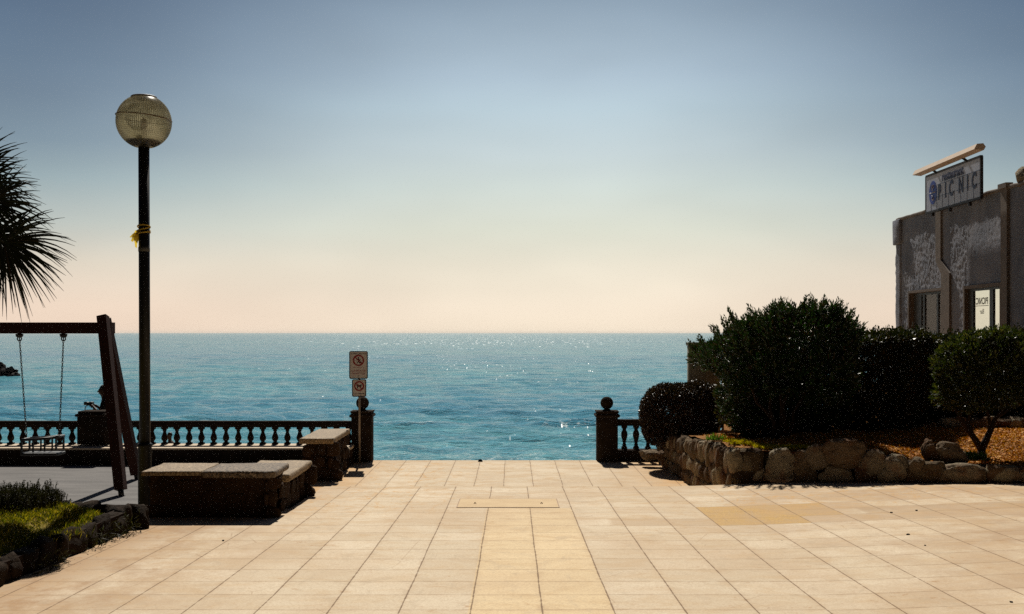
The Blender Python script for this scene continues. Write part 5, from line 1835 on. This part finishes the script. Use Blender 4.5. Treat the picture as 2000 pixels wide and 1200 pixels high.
face = rng.choice(4, nH, p=[0.42, 0.15, 0.38, 0.05])
xx = rng.uniform(hx0, hx1, nH); tt_ = htop(xx)
zz = rng.uniform(0.05, 1, nH) * tt_
yy = rng.uniform(hy0, hy1, nH)
bul = 0.08 * np.sin(xx * 3.1 + zz * 4) + 0.06 * np.sin(xx * 7.3 - zz * 5.1)
yy = yy + 0.0
yy = np.where(face == 0, hy0 + bul + rng.normal(0, 0.05, nH), yy)
zz = np.where(face == 1, tt_ + rng.normal(0, 0.03, nH) + np.where(rng.random(nH) < 0.06, rng.random(nH) * 0.12, 0), zz)
xx = np.where(face == 3, hx0 + rng.normal(0, 0.06, nH), xx)
yy = yy + np.clip((xx - 6.5) / 1.2, 0, 1) * 1.9
dirs = np.stack([rng.normal(0, 0.5, nH), np.where(face == 0, -0.8, rng.normal(0, .5, nH)), np.where(face == 1, 0.9, 0.3) + rng.normal(0, 0.4, nH)], 1)
V_, F_ = leaves(np.stack([xx, yy, zz + 0.03], 1), dirs, 0.068, 0.036, rng)
np_obj('foliage', V_, F_, M['leaf_hedge'], hd_)
mb = MB()
for k in range(12):
    x = hx0 + 0.3 + k * 0.55
    mb.tube(wig((x, 19.7, 0.0), (x + random.uniform(-0.15, 0.15), 19.7, 1.35), 5, 0.06, k), [0.03, 0.025, 0.02, 0.015, 0.01], 7)
mb.build('stems', M['bark'], hd_)

# forked small tree at the right
DT = 15.8
tb = P(1917, 886, DT)
tr_ = empty('small_tree', (tb.x, DT, gz(tb.x, DT)), 'small tree with a low forked trunk growing in the orange bed at right', 'tree')
lob = [lobe(1925, 735, DT, 88, 62, 0.65), lobe(1985, 722, DT, 80, 66, 0.6), lobe(1878, 745, DT, 46, 58, 0.45), lobe(1945, 762, DT, 72, 30, 0.5), lobe(2060, 730, DT, 80, 65, 0.6), lobe(1940, 690, DT + 0.2, 70, 38, 0.5), lobe(1890, 690, DT, 44, 38, 0.4), lobe(1980, 672, DT + 0.2, 60, 24, 0.4), lobe(1860, 712, DT, 34, 38, 0.35), lobe(1848, 770, DT, 24, 26, 0.3), lobe(1908, 664, DT, 26, 16, 0.3), lobe(1950, 655, DT, 30, 14, 0.3)]
p0, d0 = lobes_sample(lob, 4600, rng, 0.6)
parts = [rosettes(p0, d0, 10, 0.062, 0.022, rng, up=0.3)]
V_, F_ = merge(parts)
np_obj('crown', V_, F_, M['leaf_tree'], tr_)
b0 = Vector((tb.x, DT, gz(tb.x, DT) - 0.08))
fk = Vector((tb.x, DT, tb.z + 0.06))
paths = [([b0, fk], 0.07, 0.055)]
L1 = [fk, P(1902, 855, DT), P(1886, 832, DT), P(1875, 815, DT), P(1862, 790, DT)]
R1 = [fk, P(1925, 862, DT), P(1935, 840, DT), P(1944, 818, DT), P(1966, 790, DT)]
paths += [(L1, 0.052, 0.022), (R1, 0.058, 0.024), ([P(1886, 832, DT), P(1893, 815, DT), P(1902, 780, DT), P(1905, 740, DT + .1)], 0.026, 0.012), ([P(1935, 840, DT), P(1931, 812, DT), P(1920, 785, DT), P(1925, 740, DT)], 0.028, 0.012),
          ([P(1944, 818, DT), P(1960, 808, DT), P(1990, 780, DT), P(2010, 740, DT)], 0.024, 0.012), ([P(1875, 815, DT), P(1880, 790, DT), P(1890, 760, DT)], 0.018, 0.01)]
trunk_mb(paths).build('trunk', M['bark'], tr_)
# tufts of grass at its foot
def tuft(px, py, D, n_, hgt, mat, label, cat, spread=0.12, group=None, name='grass_tuft'):
    c_ = P(px, py, D)
    g_ = np.random.default_rng(int(px * 7 + py))
    C_ = np.stack([g_.normal(c_.x, spread, n_), g_.normal(c_.y, spread * 0.8, n_), np.full(n_, c_.z)], 1)
    d_ = np.stack([g_.normal(0, 0.45, n_), g_.normal(0, 0.45, n_), np.ones(n_)], 1)
    V_, F_ = leaves(C_, d_, hgt, hgt * 0.14, g_, 0.15)
    np_obj(name, V_, F_, mat, None, label=label, cat=cat, group=group)


green = leaf_mat('fresh_green_blade', (0.04, 0.12, 0.02), (0.09, 0.20, 0.03), (0.25, 0.25, 0.03), 0.5, 0.3, 0.3)
tuft(1893, 900, 15.2, 420, 0.13, green, 'bright green tuft of weeds at the foot of the forked tree', 'weeds', 0.1)
tuft(100, 1046, 9.7, 300, 0.05, M['grass'], 'low broad leaved weeds in the grass near the left bed edge', 'weeds', 0.13)
tuft(1400, 868, 17.3, 160, 0.15, green, 'green tuft of weeds on the stone wall below the big shrub', 'weeds', 0.07)

# leaf litter and the yellow strip on the garden bed
g_ = np.random.default_rng(5)
n_ = 42000
X_ = 3.3 + 6.6 * g_.random(n_) ** 0.8
Yw = np.array([wall_y(v) for v in X_]) + 0.2
Y_ = Yw + (19.2 - Yw) * g_.random(n_)
Z_ = np.array([gz(a_, b_) for a_, b_ in zip(X_, Y_)]) + 0.004
V_, F_ = leaves(np.stack([X_, Y_, Z_], 1), np.stack([g_.normal(0, 1, n_), g_.normal(0, 1, n_), np.abs(g_.normal(0, 0.25, n_))], 1), 0.045, 0.025, g_, 0.2)
np_obj('leaf_litter', V_, F_, M['litter'], None, kind='stuff', label='orange dry leaves and needles covering the garden bed under the hedge', cat='leaf litter')
n_ = 9000
t_ = g_.random(n_)
X_ = 3.22 + 1.0 * t_ + g_.normal(0, 0.03, n_)
Y_ = np.where(X_ < 3.5, 16.0 + 0.6 * g_.random(n_), np.array([wall_y(v) for v in X_]) + 0.2 + 0.35 * g_.random(n_))
Z_ = np.array([gz(a_, b_) for a_, b_ in zip(X_, Y_)])
V_, F_ = leaves(np.stack([X_, Y_, Z_], 1), np.stack([g_.normal(0, 0.6, n_), g_.normal(0, 0.6, n_), np.ones(n_)], 1), 0.05, 0.012, g_, 0.1)
np_obj('creeping_grass', V_, F_, M['grass_yellow'], None, kind='stuff', label='strip of yellow creeping grass on top of the stone wall corner', cat='grass')

# grass of the left bed
n_ = 60000
X_ = -4.02 - 3.2 * g_.random(n_) ** 1.1
Y_ = 7.4 + 4.2 * g_.random(n_)
Z_ = np.array([mz(a_, b_) for a_, b_ in zip(X_, Y_)]) - 0.004
cl = np.array([noise.noise(Vector((a_ * 3, b_ * 3, 0))) + 0.6 * noise.noise(Vector((a_ * 9, b_ * 9, 4))) for a_, b_ in zip(X_, Y_)])
keep = cl > -0.2 - 0.45 * g_.random(n_)
X_, Y_, Z_, cl = X_[keep], Y_[keep], Z_[keep], cl[keep]; n_ = len(X_)
hgt = 0.035 + 0.03 * np.clip(cl + 0.3, 0, 1)
V_, F_ = leaves(np.stack([X_, Y_, Z_], 1), np.stack([g_.normal(0, 0.6, n_), g_.normal(0, 0.6, n_), np.ones(n_)], 1), hgt, 0.011, g_, 0.1)
np_obj('grass', V_, F_, M['grass'], None, kind='stuff', label='yellow green grass covering the raised bed at lower left', cat='grass')
# weeds hanging over the edging
n_ = 1100
Y_ = 8.6 + 3.1 * g_.random(n_)
cl = np.array([noise.noise(Vector((0, b_ * 1.7, 5))) for b_ in Y_])
k2 = cl > -0.05
Y_ = Y_[k2]; n_ = len(Y_)
X_ = -3.86 + g_.normal(0, 0.05, n_)
Z_ = -0.36 + 0.22 * g_.random(n_) ** 1.5
V_, F_ = leaves(np.stack([X_, Y_, Z_], 1), np.stack([g_.normal(0.3, 0.6, n_), g_.normal(0, 0.6, n_), g_.normal(0.3, 0.6, n_)], 1), 0.075, 0.012, g_, 0.1)
np_obj('edging_weeds', V_, F_, M['heather'], None, kind='stuff', label='dry weeds growing out of the bed edging stones', cat='weeds')

# dark heather clump
hc = empty('heather_clump', (-4.9, 11.0, 0.0), 'dark feathery clump of low plants at the back of the grassy bed', 'plant')
n_ = 520
px_ = g_.random(n_)
C_ = []; Dn = []
st = MB()
for k in range(n_):
    px = -30 + 145 * g_.random()
    base = P(px, 1000, 10.9)
    x0_ = base.x + g_.normal(0, 0.03); y0_ = 10.45 + 0.7 * g_.random()
    hh_ = (0.16 + 0.10 * g_.random()) * (1.0 if px < 95 else 0.7)
    d_ = Vector((g_.normal(0, 0.28), g_.normal(0, 0.25), 1)).normalized()
    z0__ = mz(x0_, y0_)
    a_ = Vector((x0_, y0_, z0__)); b_ = a_ + d_ * hh_
    st.tube([a_, b_], [0.003, 0.0015], 3, False)
    for q in np.linspace(0.25, 1, 11):
        C_.append(tuple(a_.lerp(b_, q))); Dn.append(tuple(d_))
C_ = np.repeat(np.array(C_), 4, 0); Dn = np.repeat(np.array(Dn), 4, 0)
V_, F_ = leaves(C_, Dn + g_.normal(size=Dn.shape) * 0.6, 0.022, 0.006, g_, 0.1)
np_obj('leaves', V_, F_, M['heather'], hc)
st.build('stems', M['bark'], hc)

# ------------------------------------------------------------------ palm
PD = 9.3
pc = P(-95, 420, PD)
pa = empty('fan_palm', (pc.x, PD, mz(-4.9, 9.3)), 'fan palm whose dark pointed fronds reach in from the left edge', 'palm tree')
m = MB()
m.tube([(pc.x, PD, -0.15), (pc.x + 0.02, PD, 1.0), (pc.x, PD, pc.z - 0.1)], [0.14, 0.12, 0.13], 12)
m.build('trunk', M['bark'], pa)


def fan(hub, axis, normal, nleaf, length, spread, seed, droop=0.24):
    """leaf fan: axis = central direction, spread in degrees to each side"""
    g2 = random.Random(seed)
    hub = Vector(hub); axis = Vector(axis).normalized(); nrm = Vector(normal).normalized()
    nrm = (nrm - axis * nrm.dot(axis)).normalized()
    side = axis.cross(nrm)
    m = MB()
    m.tube([pc, pc.lerp(hub, 0.5) + Vector((0, 0, 0.04)), hub], [0.014, 0.011, 0.009], 6)
    for k in range(nleaf):
        a = R(-spread + 2 * spread * k / (nleaf - 1)) + g2.uniform(-0.03, 0.03)
        d_ = axis * math.cos(a) + side * math.sin(a) + nrm * g2.uniform(-0.12, 0.12)
        d_.normalize()
        L_ = length * (0.72 + 0.28 * math.cos(a * 0.7)) * g2.uniform(0.86, 1.06)
        w_ = 0.0075 * g2.uniform(0.8, 1.2)
        s_ = d_.cross(nrm).normalized()
        vs = []
        n2 = 7
        dr_ = droop * g2.uniform(0.3, 1.8)
        for i in range(n2 + 1):
            t = i / n2
            c_ = hub + d_ * L_ * t + Vector((0, 0, -1)) * dr_ * L_ * t ** 2.6
            ww = w_ * (0.35 + 1.1 * min(1, t * 3)) * (1 - max(0, t - 0.4) / 0.6) ** 0.8 * 0.75 + 0.0012
            vs += [c_ + s_ * ww, c_ + nrm * ww * 0.5, c_ - s_ * ww]
        fs = []
        for i in range(n2):
            b_ = 3 * i
            fs += [(b_, b_ + 1, b_ + 4, b_ + 3), (b_ + 1, b_ + 2, b_ + 5, b_ + 4)]
        m.add(vs, fs, False)
    return m


fans = [  # hub px, py, dD, axis (x,z), length px
    (8, 474, 0.0, (1.0, -0.27), 130, 76, 44, (0.1, -1, 0.1)),
    (-12, 458, 0.25, (1.0, -0.40), 128, 60, 30, (0.1, -1, -0.3)),
    (-20, 395, -0.15, (1.0, 0.10), 108, 72, 34, (0.0, -1, 0.25)),
    (-40, 360, 0.2, (1.0, 0.55), 118, 75, 36, (0, -1, 0.4)),
    (-60, 330, -0.2, (0.8, 0.9), 115, 70, 34, (0, -1, 0.5)),
    (-60, 425, 0.35, (1.0, 0.05), 140, 60, 30, (0.2, -1, 0)),
    (-35, 490, 0.3, (0.9, -1.0), 75, 70, 30, (0.2, -1, 0)),
]
for k, (px, py, dd, ax, Lp, spd, nl, nr_) in enumerate(fans):
    fan(P(px, py, PD + dd), (ax[0], 0.05, ax[1]), nr_, nl, Lp * 1.07 / F * PD, spd, k).build('frond', M['leaf_palm'], pa)
for k in range(8):
    a = R(90 + 25 * k)
    hub = pc + Vector((math.cos(a) * 0.42, math.sin(a) * 0.42, 0.05 + 0.3 * math.sin(k * 2.4)))
    if hub.x > pc.x + 0.15: hub.x = pc.x + 0.1
    fan(hub, hub - pc + Vector((0, 0, 0.02)), (0, 0, 1), 30, 0.5, 85, 50 + k, 0.25).build('frond', M['leaf_palm'], pa)
